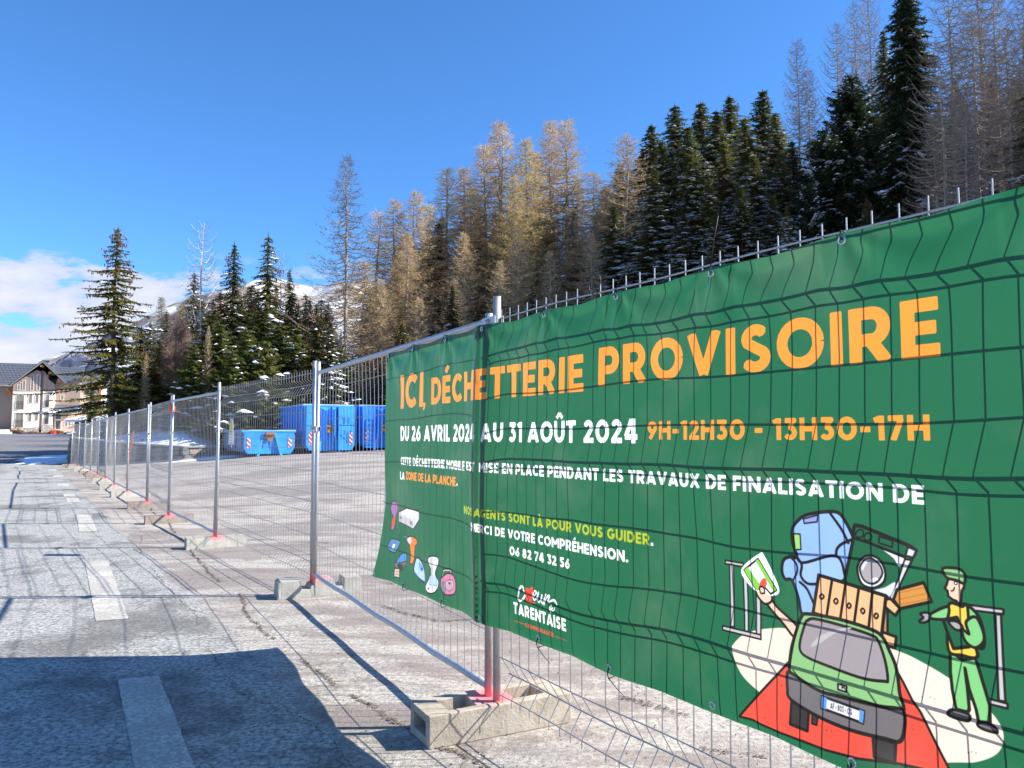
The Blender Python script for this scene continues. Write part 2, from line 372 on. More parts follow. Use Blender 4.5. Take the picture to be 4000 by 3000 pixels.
TEXTS=[['ICI', 'o', -1320, 1724, -890, 1727, 231, 225], ['DÉCHETTERIE', 'o', -760, 1726, 861, 1741, 170, 163], ['PROVISOIRE', 'o', 966, 1744, 2440, 1757, 165, 167], ['DU 26 AVRIL 2024 AU 31 AOÛT 2024', 'w', -1314, 1495, 1208, 1516, 102, 99], ['9H-12H30 - 13H30-17H', 'o', 1268, 1517, 2404, 1525, 73, 70], ['CETTE DÉCHETTERIE MOBILE EST MISE EN PLACE PENDANT LES TRAVAUX DE FINALISATION DE', 'w', -1321, 1336, 2380, 1353, 49, 56], ['LA', 'w', -1340, 1242, -1232, 1244, 55, 52], ['ZONE DE LA PLANCHE', 'o', -1197, 1244, -357, 1253, 53, 55], ['.', 'w', -347, 1254, -332, 1254, 54, 53], ['NOS AGENTS SONT LÀ POUR VOUS GUIDER', 'l', -238, 1105, 1275, 1105, 41, 50], ['.', 'w', 1281, 1105, 1294, 1106, 50, 48], ['MERCI DE VOTRE COMPRÉHENSION.', 'w', -119, 1023, 1149, 1022, 43, 49], ['06 82 74 32 56', 'w', 252, 939, 756, 942, 47, 43], ['TARENTAISE', 'w', 273, 657, 713, 655, 54, 57], ['COMMUNAUTÉ', 'r', 374, 609, 607, 608, 19, 19], ['AF - 803 - OG', 'k', 2063, 706, 2136, 707, 19, 17]]
SHAPES=[['o',None,0,0,1,[-886,1752,-848,1749,-850,1727,-870,1704,-889,1704,-876,1727,-885,1729]],[None,'w',11,1,0,[371,778,366,796,350,799,331,783,318,749,321,729,340,729,365,744,377,759]],['r',None,0,1,1,[387,794,405,801,417,797,438,811,453,805,451,785,438,756,426,731,409,727,391,741,381,770]],[None,'r',5,1,0,[423,733,444,738,465,739]],[None,'dr',2,1,0,[401,790,408,764,415,746]],[None,'dr',2,1,0,[420,793,418,766,415,749]],[None,'dr',2,1,0,[435,800,433,779,421,757]],[None,'w',8,1,0,[450,767,468,778,479,791,468,797,453,782,449,763,459,753,477,763,497,789,495,792,487,761,497,748,515,763,526,788,522,764,529,748,546,772,558,795]],[None,'w',8,1,0,[541,745,552,766,575,791,589,793,575,768,580,762,603,774,628,782]],['w',None,0,1,1,[583,763,606,780,630,785,647,778,650,761,630,772,608,774]],[None,'w',4,1,0,[589,744,583,732,591,731,599,746,604,758,595,735,593,717]],[None,'w',4,1,0,[602,734,614,743,605,739,605,729,622,735,629,747]],['r',None,0,0,1,[275,621,368,621,368,618,275,618]],['r',None,0,0,1,[620,617,712,616,712,614,620,615]],['pu','k',7,1,1,[-1506,1070,-1463,1085,-1405,1072,-1390,1040,-1431,970,-1452,905,-1494,879,-1515,899,-1474,966,-1528,1019]],['rr',None,0,1,1,[-1502,939,-1465,978,-1436,964,-1464,918,-1500,886]],['lg','k',8,0,1,[-1367,1018,-1214,1057,-939,1060,-943,1005,-1076,932,-1368,952]],['g2',None,0,0,1,[-1367,1004,-1070,986,-1077,934,-1366,954]],['lg2',None,0,0,1,[-1334,1011,-1214,1050,-958,1055,-1070,998]],['g3',None,0,0,1,[-1356,991,-1311,988,-1311,973,-1355,975]],['g3',None,0,0,1,[-1152,977,-1090,975,-1090,955,-1151,958]],['sb','k',6,1,1,[-1533,805,-1475,823,-1356,825,-1350,797,-1432,735,-1554,739,-1570,766]],['w',None,0,0,1,[-1468,788,-1426,790,-1453,761,-1491,761]],[None,'sb2',4,1,0,[-1583,720,-1597,694,-1538,697,-1500,685]],['w','k',4,0,1,[-1262,868,-1196,860,-1188,854,-1254,860]],['or','k',7,1,1,[-1196,862,-1118,880,-1013,874,-1005,839,-1037,826,-1052,753,-1084,708,-1127,707,-1121,753,-1148,813,-1195,835]],['lg',None,0,1,1,[-1196,857,-1131,874,-1118,844,-1148,826,-1200,843]],['bl','k',6,1,1,[-1286,747,-1211,754,-1213,695,-1292,665,-1408,658,-1353,712]],['g4','k',5,1,1,[-1430,664,-1325,679,-1213,704,-1217,675,-1324,637,-1421,637]],['g5','k',4,1,1,[-1374,658,-1284,671,-1283,638,-1337,630]],['g2','k',6,0,1,[-1429,626,-1338,639,-1336,576,-1447,568]],['or',None,0,0,1,[-1420,613,-1345,621,-1345,614,-1423,605]],['or',None,0,0,1,[-1428,590,-1345,599,-1344,592,-1431,582]],['lb','k',8,1,1,[-1003,758,-942,754,-870,717,-837,670,-845,626,-940,632,-1038,661,-1044,700]],['nv',None,0,1,1,[-1033,662,-940,641,-846,634,-845,626,-940,631,-1038,655]],['bl2',None,0,1,1,[-961,734,-882,719,-875,690,-929,691]],['g5',None,0,0,1,[-913,709,-884,706,-889,692,-915,695]],['wh2','k',8,1,1,[-780,789,-713,807,-630,808,-630,768,-678,707,-628,669,-640,626,-687,593,-753,575,-810,580,-822,612,-755,678,-733,711,-784,755]],['lb',None,0,1,1,[-755,678,-685,695,-641,667,-645,642,-777,624]],['bl2',None,0,0,1,[-766,630,-645,642,-645,637,-766,624]],['g2',None,0,0,1,[-746,794,-713,803,-709,589,-731,586]],['nv',None,0,1,1,[-788,605,-767,606,-772,595,-792,595]],[None,'k',12,0,0,[-571,699,-558,746,-531,756,-450,767,-426,764,-435,716]],[None,'lg',5,0,0,[-569,703,-553,742,-527,750,-456,759,-440,757,-445,719]],['pk','k',8,1,1,[-582,697,-500,734,-420,739,-380,701,-389,645,-448,619,-549,607,-592,634,-596,674]],['pk2','k',3,1,1,[-520,687,-459,704,-409,701,-419,663,-478,637,-529,653]],['g3','k',3,1,1,[-577,669,-540,675,-523,638,-549,613,-581,628]],['g5',None,0,0,1,[-483,686,-451,691,-455,677,-483,675]],['cr',None,0,1,1,[1681,792,1692,821,1734,858,1792,885,1876,909,1936,917,2084,940,2279,930,2362,914,2439,888,2506,856,2550,816,2561,777,2543,734,2496,698,2448,679,2337,647,2130,626,1888,656,1794,684,1719,724]],['rd','k',8,0,1,[1704,576,1793,675,1919,814,2082,883,2272,888,2301,844,2324,804,2347,778,2373,731,2399,686,2429,635,2428,626,2384,632,2278,618,2157,591,2049,580,1963,579,1873,577,1798,579,1762,583]],['g2','k',6,0,1,[1663,1099,1744,1100,1743,1088,1662,1087]],['g2','k',6,0,1,[1682,1088,1700,1088,1692,875,1675,873]],['g2','k',6,0,1,[1741,1090,1759,1091,1754,871,1738,871]],['g2','k',6,0,1,[1793,1043,1811,1046,1806,857,1787,858]],['g2','k',6,0,1,[1639,868,1806,872,1806,857,1639,854]],['g2','k',6,0,1,[2490,1094,2575,1098,2575,1086,2490,1081]],['g2','k',6,0,1,[2556,1082,2569,1084,2570,870,2554,868]],['g2','k',6,0,1,[2477,866,2575,866,2574,854,2477,852]],['ch','k',11,1,1,[1943,1234,1965,1264,1998,1285,2066,1300,2110,1300,2135,1271,2154,1235,2157,1215,2143,1158,2124,1115,2118,1093,2028,1058,2019,981,1970,972,1958,1020,1937,1071,1911,1072,1900,1098,1908,1132,1933,1146,1959,1149,1944,1191]],[None,'k',9,1,0,[2078,1300,2117,1252,2139,1213]],[None,'k',9,1,0,[2153,1225,2110,1202,2097,1172,2121,1117]],['ch2','k',9,1,1,[1959,1149,1981,1133,2094,1169,2122,1119,2112,1095,2028,1074,1991,1071,1970,1092,1975,1125]],[None,'k',9,1,0,[1966,1070,1991,1052,2014,1009]],[None,'k',7,1,0,[1933,1145,1955,1127,1957,1101,1940,1071]],['nv2','k',5,0,1,[1985,1271,2038,1288,2034,1266,1988,1257]],['lm','k',5,0,1,[1947,1221,1972,1222,1974,1174,1953,1170]],['gb','k',11,0,1,[2159,1258,2163,1268,2185,1267,2335,1226,2351,1216,2339,1193,2269,1069,2201,1072,2121,1094,2153,1215]],['lg','k',6,0,1,[2327,1223,2351,1216,2341,1196,2319,1198]],['lg','k',6,0,1,[2316,1188,2337,1188,2276,1066,2265,1070,2296,1131]],['wh2',None,0,1,1,[2250,1207,2284,1201,2314,1195,2300,1164,2283,1186]],['lg',None,0,1,1,[2217,1083,2254,1100,2286,1119,2264,1073]],[None,'k',9,0,0,[2155,1230,2206,1221,2316,1194]],[None,'k',5,1,1,[2166,1246,2177,1256,2189,1253,2187,1238,2173,1233,2165,1237]],[None,'k',5,1,1,[2193,1239,2202,1249,2215,1245,2213,1232,2200,1227,2192,1231]],[None,'k',5,0,1,[2240,1243,2282,1235,2279,1217,2238,1224]],['wh2','k',8,1,1,[2166,1136,2177,1167,2204,1184,2236,1178,2255,1148,2250,1114,2217,1092,2180,1098]],['g1','k',6,1,1,[2174,1140,2185,1163,2207,1177,2233,1167,2247,1142,2234,1116,2212,1103,2186,1111]],['lg',None,0,1,1,[2180,1148,2193,1168,2204,1172,2195,1157,2184,1138]],['wh2',None,0,1,1,[2210,1115,2226,1124,2232,1118,2213,1108]],['wd','k',9,0,1,[2290,1099,2370,1132,2391,1084,2298,1048,2279,1070]],[None,'wd2',2,0,0,[2300,1093,2369,1118]],[None,'wd2',2,0,0,[2297,1074,2378,1104]],[None,'wd2',2,0,0,[2299,1060,2385,1091]],['wd3','k',8,0,1,[2240,1073,2261,1075,2257,961,2234,961]],['wd1','k',9,0,1,[2242,972,2284,967,2279,935,2233,937]],['wd1','k',9,0,1,[2253,1066,2269,1071,2298,1048,2283,1026,2250,1046]],['wd1','k',11,0,1,[2034,1102,2256,1076,2239,962,2010,982]],[None,'k',9,0,0,[2080,1097,2057,978]],[None,'k',9,0,0,[2125,1089,2103,974]],[None,'k',9,0,0,[2169,1082,2150,971]],[None,'k',9,0,0,[2213,1079,2197,965]],['wd1','k',6,1,1,[2035,1036,2043,1045,2050,1039,2042,1030]],['wd1','k',6,1,1,[2084,1031,2092,1040,2098,1033,2091,1024]],['wd1','k',6,1,1,[2129,1025,2136,1034,2142,1028,2135,1019]],['wd1','k',6,1,1,[2174,1019,2181,1027,2187,1021,2181,1012]],['wd1','k',6,1,1,[2217,1012,2224,1021,2230,1015,2223,1006]],['sk','k',9,1,1,[1851,997,1878,974,1949,928,1938,893,1896,928,1837,977]],['sk','k',8,1,1,[1792,1015,1809,1029,1832,1035,1855,1008,1851,988,1826,978,1802,994]],['wh',None,0,1,1,[1733,1074,1810,1139,1834,1134,1886,1036,1858,1009,1831,1015,1782,1019]],['wh','k',7,0,1,[1745,1077,1807,1124,1876,1031,1852,1014,1830,1032,1792,1020]],['lm2',None,0,0,1,[1745,1077,1762,1090,1821,1028,1796,1015]],['lm2',None,0,0,1,[1795,1115,1807,1123,1875,1031,1862,1023]],['rd',None,0,1,1,[1817,1055,1832,1063,1839,1045,1826,1031,1807,1035]],[None,'k',2,1,0,[1787,1082,1790,1074,1799,1061,1810,1048]],['sk','k',6,1,1,[1807,1023,1813,1010,1828,1015,1824,1031,1812,1032]],['g5','k',9,0,1,[1922,686,1988,684,1983,615,1917,616]],['g5','k',9,0,1,[2202,666,2272,672,2268,615,2206,612]],['g5','k',6,0,1,[2000,672,2020,670,2016,643,1998,643]],['cg','k',11,1,1,[1988,975,2097,980,2197,973,2239,960,2261,924,2280,881,2287,817,2287,756,2134,746,1930,747,1916,781,1924,847,1945,911,1966,960]],['gw','k',9,1,1,[1988,954,2019,965,2130,962,2207,955,2228,943,2247,892,2253,841,2240,833,2170,824,2057,831,1984,840,1959,855,1960,887,1978,939]],['gw2',None,0,1,1,[1998,877,2036,919,2113,956,2142,962,2084,934,2029,892]],['g4','k',11,1,1,[1906,762,1912,777,1931,774,2018,749,2106,751,2221,758,2283,769,2298,764,2299,727,2285,681,2239,673,2132,664,2016,671,1919,694,1907,725]],['g2','k',6,0,1,[2090,786,2120,787,2118,769,2090,769]],['k',None,0,0,1,[2102,781,2109,783,2108,777,2101,775]],['wh2','k',8,0,1,[2033,734,2175,730,2171,695,2032,699]],['pb',None,0,0,1,[2033,734,2051,734,2049,699,2032,699]],['pb',None,0,0,1,[2160,731,2175,730,2171,695,2158,696]],['cg2','k',9,0,1,[2437,964,2467,948,2502,961,2511,929,2524,880,2532,849,2530,806,2502,797,2497,830,2482,878,2474,928,2478,877,2480,825,2475,816,2445,815,2438,862,2435,910]],['g4','k',8,1,1,[2422,795,2436,811,2477,811,2475,794,2444,791]],['g4','k',8,1,1,[2501,797,2521,804,2543,797,2544,786,2516,784,2500,788]],['cg2','k',9,1,1,[2440,1087,2464,1089,2486,1093,2515,1068,2526,1022,2522,991,2505,986,2507,966,2468,960,2433,965,2434,1048]],['ye','k',8,1,1,[2440,1087,2460,1089,2473,1086,2486,1093,2489,1054,2492,1020,2507,966,2468,960,2433,965,2434,1048]],['cg2','k',8,1,1,[2435,1079,2386,1050,2388,1039,2422,1043,2434,1050]],['g1','k',7,1,1,[2357,1045,2374,1052,2386,1048,2380,1031,2361,1022,2354,1025,2366,1037]],['gb','k',9,0,1,[2421,1041,2459,1056,2487,986,2446,972]],['g1','k',7,1,1,[2436,1039,2454,1045,2471,1037,2470,1026,2453,1023]],['cg2','k',8,1,1,[2482,1048,2488,1019,2471,1028,2478,999,2503,987,2525,1009,2522,1039,2506,1066]],['sk','k',7,0,1,[2440,1155,2434,1136,2429,1127,2436,1121,2438,1107,2449,1100,2460,1098,2462,1089,2471,1098,2474,1126,2481,1139,2478,1154,2463,1158]],['cg','k',8,1,1,[2424,1176,2437,1182,2468,1183,2482,1174,2484,1157,2479,1147,2462,1152,2439,1154,2429,1162]],[None,'k',4,1,0,[2446,1122,2452,1125,2455,1132]],['wh','k',3,1,1,[2455,1146,2461,1148,2462,1143,2457,1141]],['k',None,0,0,1,[1813,605,1819,606,1819,604,1813,602]],['k',None,0,0,1,[1820,596,1825,597,1825,595,1820,593]],['k',None,0,0,1,[1827,592,1832,594,1832,591,1827,590]],['k',None,0,0,1,[1881,727,1887,729,1887,726,1881,725]],['k',None,0,0,1,[1901,731,1907,732,1906,730,1901,728]],['k',None,0,0,1,[2048,639,2053,640,2053,638,2048,636]],['k',None,0,0,1,[2066,642,2071,643,2070,641,2066,639]],['k',None,0,0,1,[2322,725,2325,727,2325,724,2321,723]],['k',None,0,0,1,[2351,821,2355,822,2355,820,2351,819]],['k',None,0,0,1,[2375,827,2379,828,2379,826,2375,825]],['k',None,0,0,1,[2387,826,2391,827,2390,825,2387,824]],['k',None,0,0,1,[2469,712,2473,714,2473,711,2469,710]],['k',None,0,0,1,[2478,717,2482,718,2481,716,2478,714]],['k',None,0,0,1,[2489,718,2492,719,2492,717,2489,715]]]
# ------------------------------------------------------------------ fence of wire panels on concrete blocks
POSTS = [(1.77, 1.20), (-.105, 4.18), (-1.93, 7.64), (-4.15, 10.94), (-6.15, 13.98), (-7.93, 16.95), (-9.95, 20.15), (-11.75, 23.0), (-13.9, 26.6), (-15.5, 29.1), (-17.4, 32.1), (-19.45, 35.3), (-21.15, 37.85), (-23.0, 40.5)]
KIND = 'FRFRFRRRFRRFR'      # folded wire / round-tube frame, panel i runs from post i to post i+1
FOLD = [(0, 0), (.055, .0), (.10, -.062), (.20, 0), (.37, 0), (.56, 0), (.655, -.062), (.75, 0), (.97, 0), (1.19, 0), (1.285, -.062), (1.38, 0), (1.60, 0), (1.79, 0), (1.885, -.062), (1.98, 0)]
ROWS = [0, .10, .20, .385, .56, .655, .75, .97, 1.19, 1.285, 1.38, 1.60, 1.79, 1.885, 1.98]
TOPZ = 2.17
def fold_off(z):
    return float(np.interp(TOPZ-z, [-.1]+[a for a, b in FOLD]+[2.1], [0]+[b for a, b in FOLD]+[0]))
ordinal = ['', 'second', 'third', 'fourth', 'fifth', 'sixth', 'seventh', 'eighth', 'ninth', 'tenth', 'eleventh', 'twelfth', 'thirteenth', 'fourteenth']
flabels = ['near wire mesh fence panel with V folds right behind the green banner', 'tube-framed wire fence panel partly covered by the end of the green banner',
  'wire panel with V folds and no top tube, carrying a small yellow notice', 'tube-framed panel with an orange plastic strip knotted on its far post',
  'folded wire panel just beyond the orange knotted strip', 'tube-framed panel with orange tape hanging askew through its mesh']
flabels += ['galvanised temporary fence panel, %s from the green banner along the road' % ordinal[i] for i in range(6, 12)] + ['farthest temporary fence panel, ending at the dark stone wall end']
panels = []
for i in range(13):
    a = Vector((*POSTS[i+1], 0)); b = Vector((*POSTS[i], 0)) if i else Vector((*POSTS[0], 0))
    far, nearp = (a, b) if i == 0 else (Vector((*POSTS[i+1], 0)), Vector((*POSTS[i], 0)))
    d = (far-nearp); L = d.length; d.normalize(); nrm = Vector((d.y, -d.x, 0)); nrm = nrm if nrm.x > 0 else -nrm
    near0 = nearp + d*.046; root = empty('fence_panel', near0, math.atan2(d.y, d.x)); LL = L-.092   # local x along the fence, local -y is the yard side
    tag(root, flabels[i], 'fence panel', 'temporary fence panels along the road'); panels.append(root)
    root.rotation_euler = (R(random.uniform(-.9, .9)) if i > 1 else 0, R(random.uniform(-.4, .4)) if i > 1 else 0, root.rotation_euler.z)
    kind = KIND[i]; detail = i < 6; prng = random.Random(40+i)
    rp = .021
    tops = (2.285, 2.285) if kind == 'F' else (2.205 if i == 1 else 2.25, 2.27)
    for x, tz in ((0, tops[0]), (LL, tops[1])):
        m = MB(); m.tube([(0, 0, .10), (0, 0, tz)], rp, 12 if detail else 8); m.tube([(0, 0, tz), (0, 0, tz+.004)], rp*1.04, 12)
        m.build('post', M['galv_paint'], root, True, (x, 0, 0))
    w = MB(); wr = .0026; ns = 4 if detail else 3
    if kind == 'F':
        nv = int(LL/.0845); xsw = [(k+.5)*LL/nv for k in range(nv)]
        wob = lambda x, z: .004*math.sin(x*3.1+i)+.006*math.sin(z*2.2+x*1.3)
        zs = sorted(set([TOPZ-a_ for a_, _ in FOLD]+[TOPZ+.042, .155]), reverse=True)
        for x in xsw:
            jx = prng.uniform(-.004, .004)
            if i == 0 and 2.6 < x < 2.68: continue       # one wire was cut and bent away
            w.tube([(x+jx*math.sin(z*3), fold_off(z)+wob(x, z), z) for z in zs], wr, ns, caps=False)
        for rrow in ROWS:
            z = TOPZ-rrow; nseg = 24 if detail else 6; tip = fold_off(z) < -.02; sag = -.012 if i == 0 and 1.1 < rrow < 1.5 else 0
            w.tube([(LL*k/nseg, fold_off(z)+wob(LL*k/nseg, z)-wr*1.6, z+.004*math.sin(k*.7+rrow*9)+sag*math.exp(-((LL*k/nseg-2.7)/.45)**2)*3) for k in range(nseg+1)], .0036 if rrow == 0 else wr*(1.7 if tip else 1.25), ns)
        w.build('wire_mesh', M['wire'], root)
    else:
        for nm, z in (('top_rail', 2.165), ('bottom_rail', .205)):
            m = MB(); nseg = 10; dents = .006 if z < 1 else .0015
            m.tube([(.015+(LL-.03)*k/nseg, 0, z+dents*math.sin(k*1.9+i)) for k in range(nseg+1)], .0195, 10)
            m.build(nm, M['galv'], root, True)
        nv = int(LL/.097); bul = lambda x, z: .012*math.sin(x*1.7+i)*math.sin((z-.2)*1.6)+.006*math.sin(z*4+x*2)
        for k in range(1, nv):
            x = k*LL/nv; w.tube([(x+.004*math.sin(z*5+k), bul(x, z), z) for z in np.linspace(.2, 2.165, 9)], wr*.85, ns, caps=False)
        for z in np.arange(.5, 2.1, .3):
            w.tube([(LL*k/16, bul(LL*k/16, z)-wr*1.5, z+.003*math.sin(k)) for k in range(17)], wr, ns)
        w.build('wire_mesh', M['wire'], root)
    if i:   # the coupler that joins this panel to the nearer one
        m = MB(); zc = 2.16 if i == 1 else 1.62
        m.box(-.125, .034, -.027, -.022, zc-.022, zc+.022).box(-.125, .034, .022, .027, zc-.022, zc+.022)
        m.tube([(-.046, -.05, zc), (-.046, .05, zc)], .006, 8); m.tube([(-.046, .028, zc), (-.046, .04, zc)], .012, 6)
        m.build('clamp', M['galv'], root)

# pre-cast concrete feet
def concrete(name, a, b):
    t = NT(name); p = t.coord(); n1 = t.noise(9, 6, .65, p); n2 = t.noise(60, 4, .7, p)
    c = t.mix(t.map(n1, .3, .7), a, b); c = t.mix(t.map(n2, .62, .72, 0, .7), c, (.10, .075, .05))
    st = t.noise(14, 4, .6, t.scale(p, (1, 1, .12))); c = t.mix(t.map(st, .55, .7, 0, .4), c, (.30, .23, .16))
    # marker paint sprayed round the post sockets (a flat disc of overspray on the block)
    sp = t.n('ShaderNodeSeparateXYZ', {0: p}); d = t.math('SQRT', t.math('ADD', t.math('POWER', sp.outputs[0], 2.), t.math('POWER', sp.outputs[1], 2.)))
    d = t.math('ADD', d, t.math('MULTIPLY', t.noise(12, 4, .7, p), .10)); f = t.math('MULTIPLY', t.map(d, .12, .20, .95, 0, True), t.map(sp.outputs[2], .08, .14))
    c = t.mix(f, c, (.90, .22, .25))
    return t.done(c, .9, 0, t.bump(t.math('ADD', n2, n1), .5, .01), spec=.2)
M['conc_warm'] = concrete('warm_pitted_concrete', (.34, .29, .22), (.52, .46, .37)); M['conc_pale'] = concrete('pale_concrete', (.33, .32, .27), (.49, .48, .42)); M['conc_brown'] = concrete('brown_concrete', (.24, .20, .165), (.36, .31, .26))
def block_pockets(L=.82, W=.27, H=.16, hole=True):
    """moulded foot with two open pockets and a hollow end"""
    m = MB(); h = W/2; t = .052; i_ = h-t
    m.box(-L/2, L/2, -h, -i_, 0, H).box(-L/2, L/2, i_, h, 0, H)                      # the two long cheeks
    m.box(-L/2, -.285, -i_, i_, H-.042, H-.001).box(-L/2, -.285, -i_, i_, .001, .048).box(-.30, -.286, -i_, i_, .048, H-.042)
    m.box(-.285, -.125, -i_, i_, .001, .045).box(-.125, .10, -i_, i_, .001, H-.001).box(.10, .27, -i_, i_, .001, .045).box(.27, L/2, -i_, i_, .001, H-.001)
    return m
def block_saddle(L=.80, W=.25, H=.16):
    m = MB(); h = W/2; prof = [(-L/2, 0), (L/2, 0), (L/2, H*.93), (L/2-.03, H), (.235, H), (.225, .085), (.15, .085), (.13, H*.92), (.09, H), (-.05, H), (-.06, H*.7), (-.09, H*.62), (-.10, .075), (-.18, .07), (-.19, H), (-L/2+.03, H*1.02), (-L/2, H*.9)]
    # concave outline: fan by columns
    for (xa, za), (xb, zb) in zip(prof[2:], prof[3:]):
        if abs(xa-xb) < .004: continue
        m.add([(xa, -h*1.03, 0), (xb, -h*1.03, 0), (xb, -h*.92, zb), (xa, -h*.92, za), (xa, h*1.03, 0), (xb, h*1.03, 0), (xb, h*.92, zb), (xa, h*.92, za)], [(1, 0, 3, 2), (4, 5, 6, 7), (3, 7, 6, 2), (0, 1, 5, 4), (0, 4, 7, 3), (1, 2, 6, 5)])
    return m
def block_plain(L=.80, W=.23, H=.15):
    m = MB(); h = W/2
    for x0, x1, k in ((-L/2, -L/2+.13, 1.0), (-L/2+.13, L/2-.13, .97), (L/2-.13, L/2, 1.0)):
        m.add([(x0, -h*k, 0), (x1, -h*k, 0), (x1, -h*k*.8, H*k), (x0, -h*k*.8, H*k), (x0, h*k, 0), (x1, h*k, 0), (x1, h*k*.8, H*k), (x0, h*k*.8, H*k)],
              [(0, 1, 2, 3), (5, 4, 7, 6), (3, 2, 6, 7), (1, 0, 4, 5), (4, 0, 3, 7), (1, 5, 6, 2)])
    return m
def dented(m, s=.006, seed=1):
    r = random.Random(seed); dd = {}
    for k, v in enumerate(m.v):
        key = tuple(round(c, 3) for c in v); o = dd.setdefault(key, (r.uniform(-s, s), r.uniform(-s, s), 0 if v[2] < .001 else r.uniform(-s, s)))
        m.v[k] = (v[0]+o[0], v[1]+o[1], v[2]+o[2])
    return m
plain = [dented(block_plain(), .005, s).mesh('concrete_foot', M[k]) for s, k in ((3, 'conc_pale'), (4, 'conc_brown'), (5, 'conc_brown'), (6, 'conc_pale'))]
blabels = ['', 'pitted hollow concrete block with two open pockets under the banner post', 'pale concrete block with a stepped saddle, second from the banner',
  'pale plain concrete block at the post beyond the yellow notice', 'brown concrete block below the orange knotted strip', 'brown concrete block with pink paint, next beyond the orange strip',
  'pale concrete block where the orange tape hangs askew']
for i in range(1, 14):
    x, y = POSTS[i]; dv = Vector((POSTS[i-1][0]-x, POSTS[i-1][1]-y, 0)); ang = math.atan2(dv.y, dv.x) + math.pi/2 + random.uniform(-.06, .06)
    if i == 1: me = dented(block_pockets(), .004, 2).mesh('concrete_foot', M['conc_warm']); ang = math.atan2(.37, .717)
    elif i == 2: me = dented(block_saddle(), .004, 8).mesh('concrete_foot', M['conc_pale']); ang = math.atan2(.40, .83)
    else: me = plain[{3: 0, 4: 1, 5: 2, 6: 3}.get(i, i % 4)]
    o = obj('concrete_block', me)
    off = {1: (.00, .03), 2: (.03, .06)}.get(i, (0, .03))
    o.location = (x+off[0], y+off[1], 0); o.rotation_euler = (0, 0, ang)
    tag(o, blabels[i] if i < 7 else 'weathered concrete foot, %s from the green banner' % ordinal[i-1] if i < 13 else 'farthest concrete foot beside the dark stone wall end', 'concrete block', 'concrete feet of the fence')
    if i < 3: bevel(o, .012, 3)

# ------------------------------------------------------------------ banner print, drawn as flat ink
S0, S1, Z0, Z1, PPM = -1.90, 3.25, .44, 2.22, 720
IW, IH = int((S1-S0)*PPM), int((Z1-Z0)*PPM)
INK = {'o': (.70, .225, .030), 'w': (.74, .75, .74), 'l': (.42, .50, .03), 'r': (.80, .085, .055), 'dr': (.45, .03, .03), 'k': (.012, .012, .010), 'gb': (.016, .118, .053),
 'pu': (.36, .16, .42), 'rr': (.7, .08, .06), 'lg': (.62, .64, .70), 'lg2': (.72, .74, .80), 'g1': (.36, .34, .36), 'g2': (.50, .49, .52), 'g3': (.22, .24, .30), 'g4': (.16, .15, .16), 'g5': (.045, .04, .04),
 'sb': (.10, .24, .46), 'sb2': (.05, .12, .25), 'or': (.80, .22, .04), 'bl': (.08, .26, .62), 'bl2': (.12, .35, .72), 'lb': (.42, .62, .85), 'nv': (.03, .08, .2), 'nv2': (.26, .30, .60), 'wh': (.85, .87, .88), 'wh2': (.74, .76, .82),
 'pk': (.62, .20, .34), 'pk2': (.50, .34, .42), 'cr': (.80, .68, .58), 'rd': (.78, .085, .055), 'ch': (.26, .44, .82), 'ch2': (.30, .48, .85), 'lm': (.32, .60, .16), 'lm2': (.20, .55, .08), 'wd': (.58, .26, .06), 'wd1': (.82, .46, .24), 'wd2': (.36, .15, .03), 'wd3': (.52, .26, .12),
 'sk': (.88, .56, .42), 'cg': (.24, .48, .20), 'cg2': (.20, .54, .20), 'gw': (.32, .29, .31), 'gw2': (.46, .44, .46), 'pb': (.10, .30, .70), 'ye': (.78, .55, .08)}
GREEN = (.013, .100, .045)
IMG = np.empty((IH, IW, 4), np.float32); IMG[...] = (*GREEN, 1)
def to_px(s, z): return (s-S0)*PPM, (z-Z0)*PPM
def blend(x0, y0, cov, col):
    h, w = cov.shape; xa, ya = max(x0, 0), max(y0, 0); xb, yb = min(x0+w, IW), min(y0+h, IH)
    if xa >= xb or ya >= yb: return
    c = cov[ya-y0:yb-y0, xa-x0:xb-x0, None]; reg = IMG[ya:yb, xa:xb, :3]; reg *= 1-c; reg += c*np.array(col, np.float32)
def fill(poly, col):
    P = np.array(poly, float); x0, y0 = np.floor(P.min(0)).astype(int)-1; x1, y1 = np.ceil(P.max(0)).astype(int)+2
    cov = np.zeros((y1-y0, x1-x0), np.float32); Q = np.roll(P, -1, 0)
    for yy in range(y0, y1):
        row = cov[yy-y0]
        for sb in (.125, .375, .625, .875):
            y = yy+sb; mk = (P[:, 1] > y) != (Q[:, 1] > y)
            if not mk.any(): continue
            X_ = np.sort(P[mk, 0]+(y-P[mk, 1])*(Q[mk, 0]-P[mk, 0])/(Q[mk, 1]-P[mk, 1])) - x0
            for a, b in zip(X_[::2], X_[1::2]):
                ia, ib = int(a), int(b)
                if ia == ib: row[ia] += (b-a)*.25
                else: row[ia] += (ia+1-a)*.25; row[ib] += (b-ib)*.25; row[ia+1:ib] += .25
    blend(x0, y0, np.clip(cov, 0, 1), col)
